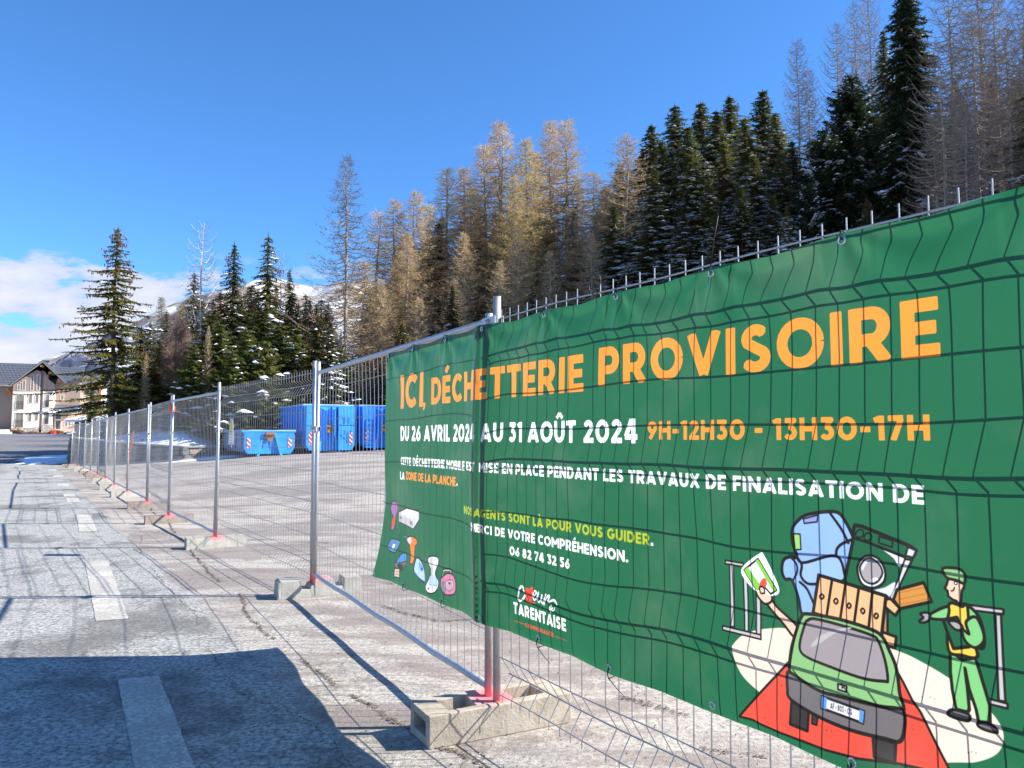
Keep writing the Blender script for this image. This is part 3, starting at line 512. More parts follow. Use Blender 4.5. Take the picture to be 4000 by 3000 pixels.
def stroke(pts, w, col, rects=None, ppu=(1., 1.)):
    """thick line in pixels with round joints"""
    P = np.array(pts, float); x0, y0 = np.floor(P.min(0)-w).astype(int)-1; x1, y1 = np.ceil(P.max(0)+w).astype(int)+2
    gx, gy = np.meshgrid(np.arange(x0, x1)+.5, np.arange(y0, y1)+.5); d = np.full(gx.shape, 1e9)
    for a, b in zip(P[:-1], P[1:]):
        ab = b-a; L = (ab**2).sum()
        t = np.clip(((gx-a[0])*ab[0]+(gy-a[1])*ab[1])/max(L, 1e-9), 0, 1); d = np.minimum(d, np.hypot(gx-a[0]-t*ab[0], gy-a[1]-t*ab[1]))
    blend(x0, y0, np.clip(w/2-d+.5, 0, 1).astype(np.float32), col)
def smooth_pts(P, closed):
    P = np.array(P, float); n = len(P); o = []
    rngi = range(n if closed else n-1)
    for i in rngi:
        p0, p1, p2, p3 = (P[(i+k) % n] for k in (-1, 0, 1, 2)) if closed else (P[max(i-1, 0)], P[i], P[i+1], P[min(i+2, n-1)])
        for t in np.linspace(0, 1, 7)[:-1]:
            o.append(.5*((2*p1)+(-p0+p2)*t+(2*p0-5*p1+4*p2-p3)*t*t+(-p0+3*p1-3*p2+p3)*t**3))
    if not closed: o.append(P[-1])
    return o
for k_ in INK:
    if k_ not in ('w', 'wh', 'o', 'k'): INK[k_] = tuple(c_*.72 for c_ in INK[k_])
for fl, oc, ow, sm, cl, flat in SHAPES:
    P = [to_px(flat[i]/1000, flat[i+1]/1000) for i in range(0, len(flat), 2)]
    if sm: P = smooth_pts(P, cl)
    if fl: fill(P, INK[fl])
    if ow: stroke(list(P)+([P[0]] if cl else []), ow*PPM/1000*1.02, INK[oc])
# geometric bold capitals, built from thick strokes (cap height 1)
Wd = .225; Hh = Wd/2; Tp = 1-Hh
def arc(cx_, cy_, rx, ry, a0, a1, n=14): return [(cx_+rx*math.cos(R(a)), cy_+ry*math.sin(R(a))) for a in np.linspace(a0, a1, n)]
def GL(ch):
    V = lambda x: [(x, 0), (x, 1)]; Hz = lambda y, a, b: [(a, y), (b, y)]
    D = {
     'I': (.225, [V(Hh)]), 'L': (.56, [V(Hh), Hz(Hh, 0, .56)]), 'T': (.66, [V(.33), Hz(Tp, 0, .66)]), 'H': (.80, [V(Hh), V(.8-Hh), Hz(.5, Hh, .7)]),
     'E': (.60, [V(Hh), Hz(Hh, 0, .6), Hz(Tp, 0, .59), Hz(.5, 0, .55)]), 'F': (.58, [V(Hh), Hz(Tp, 0, .58), Hz(.47, 0, .53)]),
     'C': (.82, [arc(.46, .5, .35, Tp-.5, 45, 315)]), 'G': (.88, [arc(.46, .5, .35, Tp-.5, 45, 350), Hz(.44, .5, .88)]), 'O': (.96, [arc(.48, .5, .368, Tp-.5, 0, 360, 24)]),
     'D': (.80, [V(Hh), [(0, Tp), (.34, Tp)]+arc(.34, .5, .347, Tp-.5, 90, -90)+[(0, Hh)]]),
     'P': (.72, [V(Hh), [(0, Tp), (.40, Tp)]+arc(.40, .645, .207, .24, 90, -90)+[(.1, .405)]]),
     'R': (.76, [V(Hh), [(0, Tp), (.40, Tp)]+arc(.40, .645, .207, .24, 90, -90)+[(.1, .405)], [(.36, .42), (.64, 0)]]),
     'B': (.74, [V(Hh), [(0, Tp), (.40, Tp)]+arc(.40, .70, .18, .187, 90, -90)+[(.1, .513)], [(.1, .5), (.43, .5)]+arc(.43, .307, .197, .195, 90, -90)+[(0, Hh)]]),
     'U': (.78, [[(Hh, 1), (Hh, .40)]+arc(.39, .40, .277, .287, 180, 360)+[(.78-Hh, 1)]]), 'V': (.88, [[(.10, 1), (.44, .06)], [(.78, 1), (.44, .06)]]),
     'A': (.90, [[(.10, 0), (.45, .95)], [(.80, 0), (.45, .95)], [(.25, .26), (.65, .26)]]), 'N': (.84, [V(Hh), V(.84-Hh), [(.12, .95), (.72, .05)]]),
     'M': (1.0, [V(Hh), V(1-Hh), [(.12, .93), (.5, .35)], [(.88, .93), (.5, .35)]]), 'X': (.82, [[(.10, 0), (.72, 1)], [(.10, 1), (.72, 0)]]), 'Z': (.70, [Hz(Tp, .04, .68), Hz(Hh, .02, .70), [(.56, .88), (.14, .12)]]),
     'S': (.68, [arc(.34, .70, .21, .187, 35, 180, 8)+[(.16, .62), (.34, .51), (.50, .42)]+arc(.33, .305, .225, .19, 20, -150, 10)]),
     '0': (.84, [arc(.42, .5, .307, Tp-.5, 0, 360, 24)]), '1': (.42, [V(.30), [(.02, .80), (.30, .93)]]), '2': (.64, [arc(.31, .68, .20, .205, 160, -35, 10)+[(.12, .12)], Hz(Hh, .02, .64)]),
     '3': (.64, [[(.06, Tp), (.50, Tp), (.30, .60)], [(.26, .57)]+arc(.30, .335, .22, .222, 80, -150, 10)]), '4': (.74, [V(.52), [(.42, .97), (.10, .27)], Hz(.26, .04, .74)]),
     '5': (.64, [[(.58, Tp), (.18, Tp), (.15, .56)], [(.15, .54)]+arc(.29, .335, .23, .222, 80, -150, 10)]), '6': (.70, [arc(.35, .335, .225, .222, 0, 360, 18), [(.52, .96), (.16, .44)]]),
     '7': (.62, [Hz(Tp, .02, .60), [(.52, .86), (.20, 0)]]), '8': (.70, [arc(.35, .72, .185, .17, 0, 360, 16), arc(.35, .305, .225, .195, 0, 360, 16)]), '9': (.70, [arc(.35, .665, .225, .222, 0, 360, 18), [(.18, .04), (.54, .56)]]),
     ' ': (.26, []), '.': (.24, [[(.0, .12), (.24, .12)]]), '-': (.44, [Hz(.45, .02, .42)]), ',': (.24, [[(.12, .2), (.06, -.12)]])}
    base = {'É': 'E', 'À': 'A', 'Û': 'U'}.get(ch, ch); w_, st = D[base]; st = list(st)
    if ch == 'É': st.append([(.24, 1.12), (.42, 1.34)])
    if ch == 'À': st.append([(.50, 1.12), (.30, 1.34)])
    if ch == 'Û': st += [[(.16, 1.12), (.39, 1.34)], [(.62, 1.12), (.39, 1.34)]]
    return w_, st
def text_line(txt, col, s0, zb, s1, cap):
    gap = .125; tot = sum(GL(c_)[0] for c_ in txt)+gap*(len(txt)-1); sx_ = (s1-s0)*PPM/tot; sy_ = cap*PPM; x = 0
    for c_ in txt:
        w_, st = GL(c_); ox, oy = (s0-S0)*PPM+x*sx_, (zb-Z0)*PPM
        if st:
            xa, xb = int(ox-.15*sx_)-2, int(ox+(w_+.15)*sx_)+3; ya, yb = int(oy-.25*sy_)-2, int(oy+1.45*sy_)+3
            gx, gy = np.meshgrid((np.arange(xa, xb)+.5-ox)/sx_, (np.arange(ya, yb)+.5-oy)/sy_); d = np.full(gx.shape, 1e9)
            for line in st:
                P = np.array(line, float)
                for k in range(len(P)-1):
                    a, b = P[k], P[k+1]; ab = b-a; L = np.hypot(*ab)
                    if L < 1e-6: continue
                    u = ((gx-a[0])*ab[0]+(gy-a[1])*ab[1])/L; v = np.abs((gx-a[0])*-ab[1]+(gy-a[1])*ab[0])/L
                    hw = Hh*(.8 if (ch_acc := (a[1] > 1.05)) else 1)
                    r_ = .022; qx = np.abs(u-L/2)-(L/2-r_); qy = v-(hw-r_)
                    dr = np.hypot(np.maximum(qx, 0), np.maximum(qy, 0))+np.minimum(np.maximum(qx, qy), 0)-r_
                    d = np.minimum(d, dr)
                    if 0 < k: d = np.minimum(d, np.hypot(gx-a[0], gy-a[1])-Hh)
            # clip diagonals flat at base line and cap line
            if c_ in 'AVNMXZRK47169': 
                lo, hi = (-.0, 1.0); d = np.maximum(d, np.maximum(lo-gy, gy-hi))
            blend(xa, ya, np.clip(.5-d*min(sx_, sy_), 0, 1).astype(np.float32), INK[col])
        x += w_+gap
for txt, col, s0, zb0, s1, zb1, c0, c1 in TEXTS:
    text_line(txt, col, s0/1000, (zb0+zb1)/2000, s1/1000, (c0+c1)/2000)
IMG[..., :3] = np.where(IMG[..., :3] <= .0031308, IMG[..., :3]*12.92, 1.055*np.clip(IMG[..., :3], 1e-6, 1)**(1/2.4)-.055)
img = bpy.data.images.new('banner_print', IW, IH, alpha=False); img.pixels.foreach_set(IMG.ravel()); img.update(); img.pack()

t = NT('printed_mesh_vinyl'); uvn = t.n('ShaderNodeUVMap')
tx = t.n('ShaderNodeTexImage', {'Vector': uvn.outputs[0]}, image=img, interpolation='Cubic', extension='EXTEND')
wv = t.noise(900, 2, .5, t.coord()); col = t.mix(t.map(wv, .35, .65, 0, .10), tx.outputs['Color'], (0, 0, 0)); 
dirt = t.noise(2.2, 5, .6, t.coord()); col = t.mix(t.map(dirt, .5, .75, 0, .12), col, (.30, .30, .26))
bmp = t.bump(wv, .15, .001)
df = t.n('ShaderNodeBsdfDiffuse', {'Color': col, 'Normal': bmp}); tr = t.n('ShaderNodeBsdfTranslucent', {'Color': col, 'Normal': bmp}); gl = t.n('ShaderNodeBsdfGlossy', {'Color': (1, 1, 1), 'Roughness': .38})
m1 = t.n('ShaderNodeMixShader', {0: .80, 1: df.outputs[0], 2: tr.outputs[0]}); fr = t.n('ShaderNodeFresnel', {'IOR': 1.42})
m2 = t.n('ShaderNodeMixShader', {0: t.math('MULTIPLY', fr.outputs[0], .55), 1: m1.outputs[0], 2: gl.outputs[0]}); t.t.links.new(m2.outputs[0], t.out.inputs[0]); M['banner'] = t.m

P1 = Vector((*POSTS[1], 0)); dA = (Vector((*POSTS[2], 0))-P1).normalized(); dB = (Vector((*POSTS[0], 0))-P1).normalized()
def nroad(d): n = Vector((d.y, -d.x, 0)); return n if n.x < 0 else -n
nA, nB = nroad(dA), nroad(dB)
def b_top(s): return 2.142 + .012*max(0, min(1, (s-.3)/1.5)) + .010*max(0, min(1, (s-1.8)/.8))
def b_bot(s): return .548 - max(0, -s-.3)*.024 + .002*math.sin(s*5)
EYE_T = [-1.60, -1.10, -.55, -.025, .546, 1.081, 1.617, 2.152, 2.70]; EYE_B = [-1.80, -1.232, -.569, -.024, .483, 1.023, 1.584, 2.139, 2.68]
def scallop(s, eyes, depth):
    k = min(abs(s-e) for e in eyes); return depth*min(1, (k/.26))**1.5
def left_edge(v): return -1.625 - .225*max(0, 1-v/.33)**1.3 - .015*math.sin(v*3.1)
def banner_pt(u, v):
    """u 0..1 along, v 0 bottom..1 top -> world point, (s, z)"""
    le = left_edge(v); s = le + (3.10-le)*u
    zt = b_top(s) - scallop(s, EYE_T, .014); zb = b_bot(s) + scallop(s, EYE_B, .008)
    z = zb + (zt-zb)*v
    w = float(fbm(s*1.3+2, z*1.1, 31, 3))
    d = .024 + .022*math.exp(-(s/.13)**2) + (.016 if s < -.05 else 0)
    env = math.sin(math.pi*min(1, max(0, v)))**.5
    d += env*(.012+.013*w) + .004*math.sin(s*7.5+z*1.5)*env
    # fans of creases from the top eyelets, loose hem at the bottom
    for e in EYE_T:
        if abs(s-e) < .45 and v > .6: d += .006*math.cos(math.atan2(s-e, zt-z+.02)*7)*math.exp(-((zt-z)/.22)**2)*min(1, (zt-z)/.05)
    if v < .12: d += .007*(1-v/.12)*math.sin(s*6.2+1)+.006*(1-v/.12)
    if s < -1.3: d += .015*((-s-1.3)/.5)**2*max(0, 1-v*1.6)
    d = max(d, .008 if s > .12 else .024); 
    d = max(d, .046*math.exp(-(s/.17)**4))
    fold = float(sstep(s, -.10, .10)); n = (nA*(1-fold)+nB*fold).normalized()
    base = P1 + (dA*(-s) if s < 0 else dB*s)
    return base + n*d + Vector((0, 0, z)), s, z
NU, NV = 520, 150
me = bpy.data.meshes.new('banner'); vs_, uv_ = [], []
for a in range(NU+1):
    for b in range(NV+1):
        p, s, z = banner_pt(a/NU, b/NV); vs_.append(tuple(p)); uv_.append(((s-S0)/(S1-S0), (z-Z0)/(Z1-Z0)))
fs_ = [(a*(NV+1)+b, (a+1)*(NV+1)+b, (a+1)*(NV+1)+b+1, a*(NV+1)+b+1) for a in range(NU) for b in range(NV)]
me.from_pydata(vs_, [], fs_); ul = me.uv_layers.new(name='UVMap'); li = np.empty(len(me.loops), np.int32); me.loops.foreach_get('vertex_index', li)
ul.data.foreach_set('uv', np.array(uv_, np.float32)[li].ravel()); me.polygons.foreach_set('use_smooth', [True]*len(fs_)); me.materials.append(M['banner']); me.update()
ban = tag(obj('banner', me), 'large green printed banner with orange and white French lettering tied to the fence', 'banner')
def eyelet(s, z_frac_top, top):
    le = left_edge(1 if top else 0); v = .985 if top else .018
    u = (s-left_edge(v))/(3.10-left_edge(v)); p, s_, z_ = banner_pt(min(max(u, .004), .996), v)
    n = nA if s < 0 else nB; d = -dA if s < 0 else dB; m = MB(); q = p + n*.0035
    ring = [q + d*math.cos(a)*.0115 + Vector((0, 0, 1))*math.sin(a)*.0115 for a in np.linspace(0, 2*math.pi, 17)]
    m.tube(ring, .0042, 6, caps=False); m.build('eyelet', M['brass'], ban, True); return q, n, d
def tie(q, n, d, up, tail=None):
    m = MB(); h = .03 if up else -.045
    pts = [q + n*.004, q + n*.010 + Vector((0, 0, h*.5)), q + n*.004 + Vector((0, 0, h)), q - n*.045 + Vector((0, 0, h*.8)), q - n*.05 + Vector((0, 0, 0))]
    m.tube(pts, .0028, 5)
    if tail is not None: m.tube([q + n*.002 + Vector((0, 0, h)), q + n*.01 + Vector((0, 0, h)) + tail*.5, q + n*.012 + Vector((0, 0, h)) + tail], [.0024, .0018, .0011], 5)
    m.build('cable_tie', M['black'], ban, True)
TAILS = {1.617: dB*.05 - Vector((0, 0, 0)) + Vector((0, 0, .17)), 1.081: dB*.10+Vector((0, 0, .10)), .546: dB*.17+Vector((0, 0, .10)), 2.152: dB*.06+Vector((0, 0, .2))}
for e in EYE_T:
    q, n, d = eyelet(e, 1, True)
    if e not in (-.025,) and e > -1.2: tie(q, n, d, True, TAILS.get(e) if e != 2.152 else None)
for e in EYE_B:
    q, n, d = eyelet(e, 0, False)
    if e > -1.5 and e not in (-.024, 1.584): tie(q, n, d, False, dB*.12-Vector((0, 0, .045)) if e in (.483, 1.023) else None)
for v in (.985, .655, .335, .02):
    p, s_, z_ = banner_pt(.004, v); q = p + nA*.003; m = MB()
    m.tube([q + dA*math.cos(a)*.011 + Vector((0, 0, 1))*math.sin(a)*.011 for a in np.linspace(0, 2*math.pi, 13)], .004, 6, caps=False); m.build('eyelet', M['brass'], ban, True)
    m = MB(); m.tube([q+nA*.004, q+dA*.02-nA*.01, q+dA*(.16 if .1 < v < .9 else .04)-nA*.03], .0026, 5); m.build('cable_tie', M['black'], ban)
# the wire hoop left standing above the mesh, and the clamp arm at the banner post
m = MB(); cpt = P1 + dB*.905 + nB*.01 + Vector((0, 0, TOPZ+.045))
m.tube([cpt + dB*.042*math.cos(a) + Vector((0, 0, .05*math.sin(a))) for a in np.linspace(-1.4, 4.6, 22)], .0022, 5)
tag(m.build('cable_tie_hoop', M['black'], None, True), 'dark looped cable tie standing up on the wire top above the banner', 'cable tie')

# small notice on the folded panel, orange strips
a = Vector((*POSTS[3], 0)); b = Vector((*POSTS[2], 0)); dv = (a-b).normalized(); nv_ = nroad(dv)
t = NT('printed_notice'); sg = t.n('ShaderNodeSeparateXYZ', {0: t.coord('Generated')}); gx_, gz_ = sg.outputs[0], sg.outputs[2]
def inside(t, v, a_, b_): return t.math('MULTIPLY', t.math('GREATER_THAN', v, a_), t.math('LESS_THAN', v, b_))
ye = t.math('MULTIPLY', inside(t, gx_, .2, .82), inside(t, gz_, .42, .93)); tk = t.math('MULTIPLY', t.math('MULTIPLY', inside(t, gx_, .28, .74), inside(t, t.math('FRACT', t.math('MULTIPLY', gz_, 9.)), .35, .7)), t.math('GREATER_THAN', t.noise(26, 2, .5, t.coord('Generated')), .47))
c = t.mix(ye, (.82, .83, .82), (.80, .55, .03)); c = t.mix(t.math('MULTIPLY', tk, .8), c, (.10, .08, .03)); M['notice'] = t.done(c, .45)
def nz(k, z): return b + dv*k + nv_*.02 + Vector((0, 0, z))
kk = 3.2; m = MB(); cols_ = 5
for i in range(cols_): pass
root = empty('site_notice', b + dv*kk + nv_*.014, math.atan2(dv.y, dv.x)); tag(root, 'small white plastic notice with a yellow block hung on the folded wire panel', 'notice')
m = MB(); gxs = np.linspace(-.105, .105, 7); gzs = np.linspace(0, .345, 9); vs_ = []
for z in gzs:
    for x in gxs: vs_.append((x+.02*(z/.345-.5), .008*math.sin(x*20+z*8), 1.435+z))
fs_ = [(r_*7+c_, r_*7+c_+1, (r_+1)*7+c_+1, (r_+1)*7+c_) for r_ in range(8) for c_ in range(6)]; m.add(vs_, fs_)
o = m.build('sheet', M['notice'], root, True); sm_ = o.modifiers.new('thickness', 'SOLIDIFY'); sm_.thickness = .002
m = MB(); m.tube([(-.08, 0, 1.775), (-.08, -.01, 1.80)], .003, 5).tube([(.09, 0, 1.775), (.09, -.01, 1.80)], .003, 5).tube([(-.03+.018*math.cos(q_), .0, 1.415+.018*math.sin(q_)) for q_ in np.linspace(0, 6, 12)], .003, 5)
m.build('tie', M['galv'], root)
# orange strip knotted on the fourth post
x, y = POSTS[4]; m = MB(); rr_ = random.Random(3)
for k in range(5): m.tube([(math.cos(q_)*.045, math.sin(q_)*.035, .02*k+.006*math.sin(3*q_+k)) for q_ in np.linspace(0, 6.3, 14)], .014, 6)
m.slab([(.02, -.03, .05), (.12, -.06, .0), (.20, -.05, -.02), (.04, -.03, .02)], .01); m.slab([(-.02, -.03, .10), (.05, -.05, .05), (.07, -.05, .09), (.0, -.03, .14)], .01)
tag(m.build('orange_strip', M['orange_plastic'], None, True, (x, y, 2.0)), 'orange plastic strip knotted round the top of a fence post', 'plastic strip')
a = Vector((*POSTS[6], 0)); b = Vector((*POSTS[7], 0)); dv = (b-a).normalized(); nn_ = nroad(dv); m = MB()
for z0_, s0_, z1_, s1_ in ((1.66, -.55, 1.12, .05), (1.08, .10, .42, .75)):
    A_ = a+dv*s0_+nn_*-.02; B_ = a+dv*s1_+nn_*-.02
    m.slab([(A_.x, A_.y, z0_), (B_.x, B_.y, z1_), (B_.x+.05, B_.y, z1_+.03), (A_.x+.05, A_.y, z0_+.04)], .012)
tag(m.build('orange_tape', M['orange_plastic']), 'torn orange tape slanting through the wire of a framed fence panel', 'tape')

# ------------------------------------------------------------------ road markings, joint, cracks, snow patches
t = NT('worn_road_paint'); w = t.wpos(); n = t.noise(34, 5, .75, w); n2 = t.noise(3, 4, .6, w)
c = t.mix(t.map(t.math('ADD', n, t.math('MULTIPLY', n2, .5)), .62, .84), (.66, .63, .55), (.30, .28, .25)); c = t.mix(t.map(n2, .3, .7, 0, .3), c, (.62, .58, .50))
M['paint'] = t.done(c, .8, 0, t.bump(n, .7, .006), spec=.3)
DASH = [[(-2.50, 5.02), (-2.27, 5.09), (-1.45, 3.7), (-1.73, 3.62)], [(-5.24, 9.62), (-5.02, 9.74), (-3.24, 6.66), (-3.47, 6.57)], [(-8.62, 15.45), (-8.38, 15.55), (-6.76, 12.74), (-7.01, 12.66)], [(-11.30, 19.75), (-11.03, 19.80), (-10.2, 18.45), (-10.45, 18.32)],
 [(-12.2, 21.2), (-11.9, 21.2), (-11.25, 20.1), (-11.53, 20.05)], [(-15.15, 25.9), (-14.85, 26.05), (-13.8, 24.3), (-14.08, 24.15)], [(-18.6, 31.6), (-18.3, 31.75), (-17.25, 29.9), (-17.55, 29.7)], [(-22.2, 37.3), (-21.9, 37.4), (-20.75, 35.4), (-21.03, 35.3)]]
DASH[0][2] = (-.75, 2.45); DASH[0][3] = (-1.0, 2.38)
for q in DASH:
    m = MB(); A_, B_, Cc, D_ = [Vector((*p, .004)) for p in q]; N = 40; rr_ = random.Random(int(q[0][1]*10)); vs_ = []
    for k in range(N+1):
        f = k/N; l = A_.lerp(D_, f); r_ = B_.lerp(Cc, f); j = (r_-l).normalized()
        l += j*rr_.uniform(-.004, .004); r_ += j*rr_.uniform(-.004, .004)
        vs_ += [tuple(l.lerp(r_, q_)) for q_ in (0, .33, .66, 1)]
    fs_ = [(k*4+c_, (k+1)*4+c_, (k+1)*4+c_+1, k*4+c_+1) for k in range(N) for c_ in range(3)]
    m.add(vs_, fs_); tag(m.build('road_marking', M['paint']), kind='structure')
def ragged(name, pts, width, mat, z=.006, seed=1, gaps=0., dens=1.):
    """a seam of crumbs and grit lying along a polyline"""
    r_ = np.random.default_rng(seed); T_ = []; u0 = 0
    for (x0, y0), (x1, y1) in zip(pts, pts[1:]):
        L = math.hypot(x1-x0, y1-y0); n_ = int(L/.0045*dens*(1.6 if width > .04 else 1)); u = r_.random(n_); d = np.array([x1-x0, y1-y0])/L; s_ = np.array([-d[1], d[0]])
        keep_ = noise2((u*L+u0)*2.3, seed, seed+5) > gaps*1.6-.8; u = u[keep_]; n_ = len(u)
        off = noise2((u*L+u0)*1.4, seed*3, seed)*.06+noise2((u*L+u0)*9, seed*3, seed+2)*.015+r_.normal(0, width*.28, n_)
        c_ = np.array([x0, y0])+d*(u*L)[:, None]+s_*off[:, None]; sz = r_.uniform(.002, .0085, n_)*(min(1., width/.035)+width*3); a_ = r_.uniform(0, 6.28, (n_, 1))+np.array([[0, 2.1, 4.2]])
        tx_ = c_[:, 0:1]+np.cos(a_)*sz[:, None]*1.5; ty_ = c_[:, 1:2]+np.sin(a_)*sz[:, None]; tz_ = ground_z(tx_, ty_)+z*.75+r_.uniform(0, .006, (n_, 3)); T_.append(np.stack([tx_, ty_, tz_], -1)); u0 += L
    return tag(obj(name, tris_mesh(name, [(np.concatenate(T_), 0)], [mat])), kind='stuff')
t = NT('grit_and_dead_grass'); n = t.noise(40, 5, .7, t.wpos()); c = t.mix(t.map(n, .35, .65), (.06, .05, .04), (.26, .21, .15)); M['grit'] = t.done(c, .95, 0, t.bump(n, .8, .01), spec=.1)
M['crackm'] = simple('dark_crack', (.04, .035, .03), .95, 0, .3, 30, spec=.1)
ragged('joint_grit', [(-10.5, 21.9), (-7.75, 16.8), (-4.40, 10.7), (-3.25, 8.67), (-1.64, 5.75), (-.95, 4.69), (-.49, 4.09), (-.1, 3.7), (.9, 2.2)], .035, M['grit'], .006, 2, .15, 1.2)
ragged('crack_grit', [(-2.0, 5.2), (-1.2, 4.35), (-.75, 3.7), (-.1, 2.9)], .014, M['crackm'], .0045, 5, .2)
ragged('crack_grit', [(-5.9, 12.3), (-4.3, 9.3), (-2.85, 7.0), (-1.9, 5.2)], .012, M['crackm'], .0045, 6, .3)
for k, (pts, wd) in enumerate([([(-2.0, 8.6), (-1.2, 8.2), (-.4, 8.35), (.3, 7.9)], .10), ([(.1, 6.6), (.7, 6.3), (1.3, 6.45)], .07), ([(-.2, 5.3), (.45, 4.9), (.5, 4.75), (.95, 4.35)], .06), ([(-1.3, 7.2), (-.6, 6.6), (-.2, 6.7), (.7, 6.0)], .05),
    ([(.9, 3.9), (1.3, 3.75), (1.7, 3.9)], .04), ([(.35, 3.35), (.6, 3.3), (.78, 3.45), (.9, 3.5)], .02), ([(.9, 3.0), (1.25, 3.1), (1.6, 3.0)], .02), ([(-3.4, 11.6), (-2.2, 11.2), (-1.0, 11.7)], .12), ([(-2.6, 9.4), (-1.6, 9.5), (-.7, 9.2)], .06)]):
    ragged('dirt_streaks', pts, wd, M['grit'], .006, 20+k, .35)
def patch(name, pts, mat, z, jag=.3, seed=1, n=90):
    r_ = random.Random(seed); P = np.array(pts, float); per = []
    for A_, B_ in zip(P, np.roll(P, -1, 0)):
        for k in range(n//len(P)): per.append(A_+(B_-A_)*k/(n//len(P)))
    c_ = P.mean(0); vs_ = [(c_[0], c_[1], 0)]
    for k, p in enumerate(per): q = c_+(p-c_)*(1+jag*.3*(r_.random()-.5)+jag*.3*float(noise2(k*.4, seed, 2))); vs_.append((q[0], q[1], 0))
    rings = []; N = len(per); full = [];
    for f, hh in ((0, z*2.5), (.5, z*2.2), (.85, z*1.6), (1, .004)):
        for v in (vs_[1:] if f else [vs_[0]]):
            x = c_[0]+(v[0]-c_[0])*f; y = c_[1]+(v[1]-c_[1])*f; full.append((x, y, float(ground_z(x, y))+hh))
    fs_ = [(0, 1+k, 1+(k+1) % N) for k in range(N)]
    for r2 in (0, 1): fs_ += [(1+r2*N+k, 1+(r2+1)*N+k, 1+(r2+1)*N+(k+1) % N, 1+r2*N+(k+1) % N) for k in range(N)]
    m = MB(); m.add(full, fs_); return tag(m.build(name, mat, None, True), kind='structure')
patch('roadside_snow', [(-27.3, 43.8), (-30.5, 47.5), (-33.5, 54), (-33, 60), (-29.5, 58), (-27.0, 52), (-26.2, 46)], M['snow'], .03, .5, 4)
patch('snow_patch', [(-17.4, 38.6), (-16.4, 38.2), (-14.6, 38.0), (-13.6, 39.5), (-14.6, 40.6), (-16.4, 40.2)], M['snow'], .02, .6, 6)

# loose chippings and crumbs of tarmac lying about
r_ = np.random.default_rng(77); n_ = 26000; a_ = 14*r_.random(n_)**1.4-2.6; p_ = r_.uniform(-6.5, 4.5, n_)
cl_ = noise2(a_*1.1, p_*1.6, 61)+.5*noise2(a_*4, p_*5, 62); k_ = cl_ > r_.uniform(-.9, .9, n_); a_, p_ = a_[k_], p_[k_]; n_ = len(a_)
c_ = np.stack([F0[0]+FD[0]*a_+FN[0]*p_, F0[1]+FD[1]*a_+FN[1]*p_], -1); sz = r_.uniform(.002, .0065, n_); q_ = r_.uniform(0, 6.28, (n_, 1))+np.array([[0, 2.1, 4.2]])
base_ = np.stack([c_[:, 0:1]+np.cos(q_)*sz[:, None], c_[:, 1:2]+np.sin(q_)*sz[:, None], ground_z(c_[:, 0:1], c_[:, 1:2])+np.full((n_, 3), .003)], -1)
top_ = np.stack([c_[:, 0], c_[:, 1], ground_z(c_[:, 0], c_[:, 1])+.003+sz*.9], -1)
T_ = [np.stack([base_[:, i], base_[:, (i+1) % 3], top_], 1) for i in range(3)]
t = NT('loose_chippings'); v_ = t.noise(23, 2, .5, t.wpos()); M['chips'] = t.done(t.mix(t.map(v_, .42, .58), (.06, .05, .042), (.42, .39, .35)), .9)
tag(obj('chippings', tris_mesh('chippings', [(np.concatenate(T_), 0)], [M['chips']])), kind='stuff')

# ------------------------------------------------------------------ dry-stone retaining wall, stone by stone
STM = []
for k, (a, b) in enumerate((((.13, .13, .135), (.22, .22, .22)), ((.20, .18, .15), (.32, .29, .24)), ((.28, .20, .14), (.40, .31, .22)), ((.10, .105, .11), (.17, .175, .18)))):
    t = NT('wall_stone_%s' % ('grey', 'buff', 'rust', 'slate')[k]); n = t.noise(5, 6, .7, t.coord()); STM.append(t.done(t.mix(t.map(n, .35, .65), a, b), .9, 0, t.bump(n, .6, .03), spec=.2))
M['mortar'] = simple('wall_mortar', (.07, .065, .06), .95, 0, .3, 8, spec=.1); M['cope'] = simple('wall_coping', (.36, .34, .31), .9, 0, .3, 4, spec=.2)
def stone_mesh(seed, mat):
    r_ = random.Random(seed); m = MB(); n = 8; vs_ = []
    corner = [(-.5, -.5), (0, -.53), (.5, -.5), (.53, 0), (.5, .5), (0, .53), (-.5, .5), (-.53, 0)]
    c2 = [(x+r_.uniform(-.07, .07), z+r_.uniform(-.07, .07)) for x, z in corner]
    for y, s_ in ((.5, 1.0), (-.32, 1.0), (-.5, .80)): vs_ += [(x*s_, y+(r_.uniform(-.06, .06) if y < 0 else 0), z*s_) for x, z in c2]
    fs_ = [(k+j*n, (k+1) % n+j*n, (k+1) % n+(j+1)*n, k+(j+1)*n) for j in (0, 1) for k in range(n)] + [tuple(range(2*n, 3*n))]
    m.add(vs_, fs_); return m.mesh('stone', mat)
SM = [stone_mesh(s, STM[(0, 0, 1, 3, 2, 1, 0, 3)[s]]) for s in range(8)]
wall = empty('retaining_wall', (*WALL[1], 0)); tag(wall, 'low grey rubble stone wall holding back the snowy bank behind the fence', 'stone wall')
core = MB(); cope = MB(); count = 0; wr_ = random.Random(9)
segs = [(WALL[i], WALL[i+1], WTOP[i], WTOP[i+1]) for i in range(len(WALL)-1)] + [((-25.7, 52.0), (-25.3, 44.4), 1.6, 1.5)]
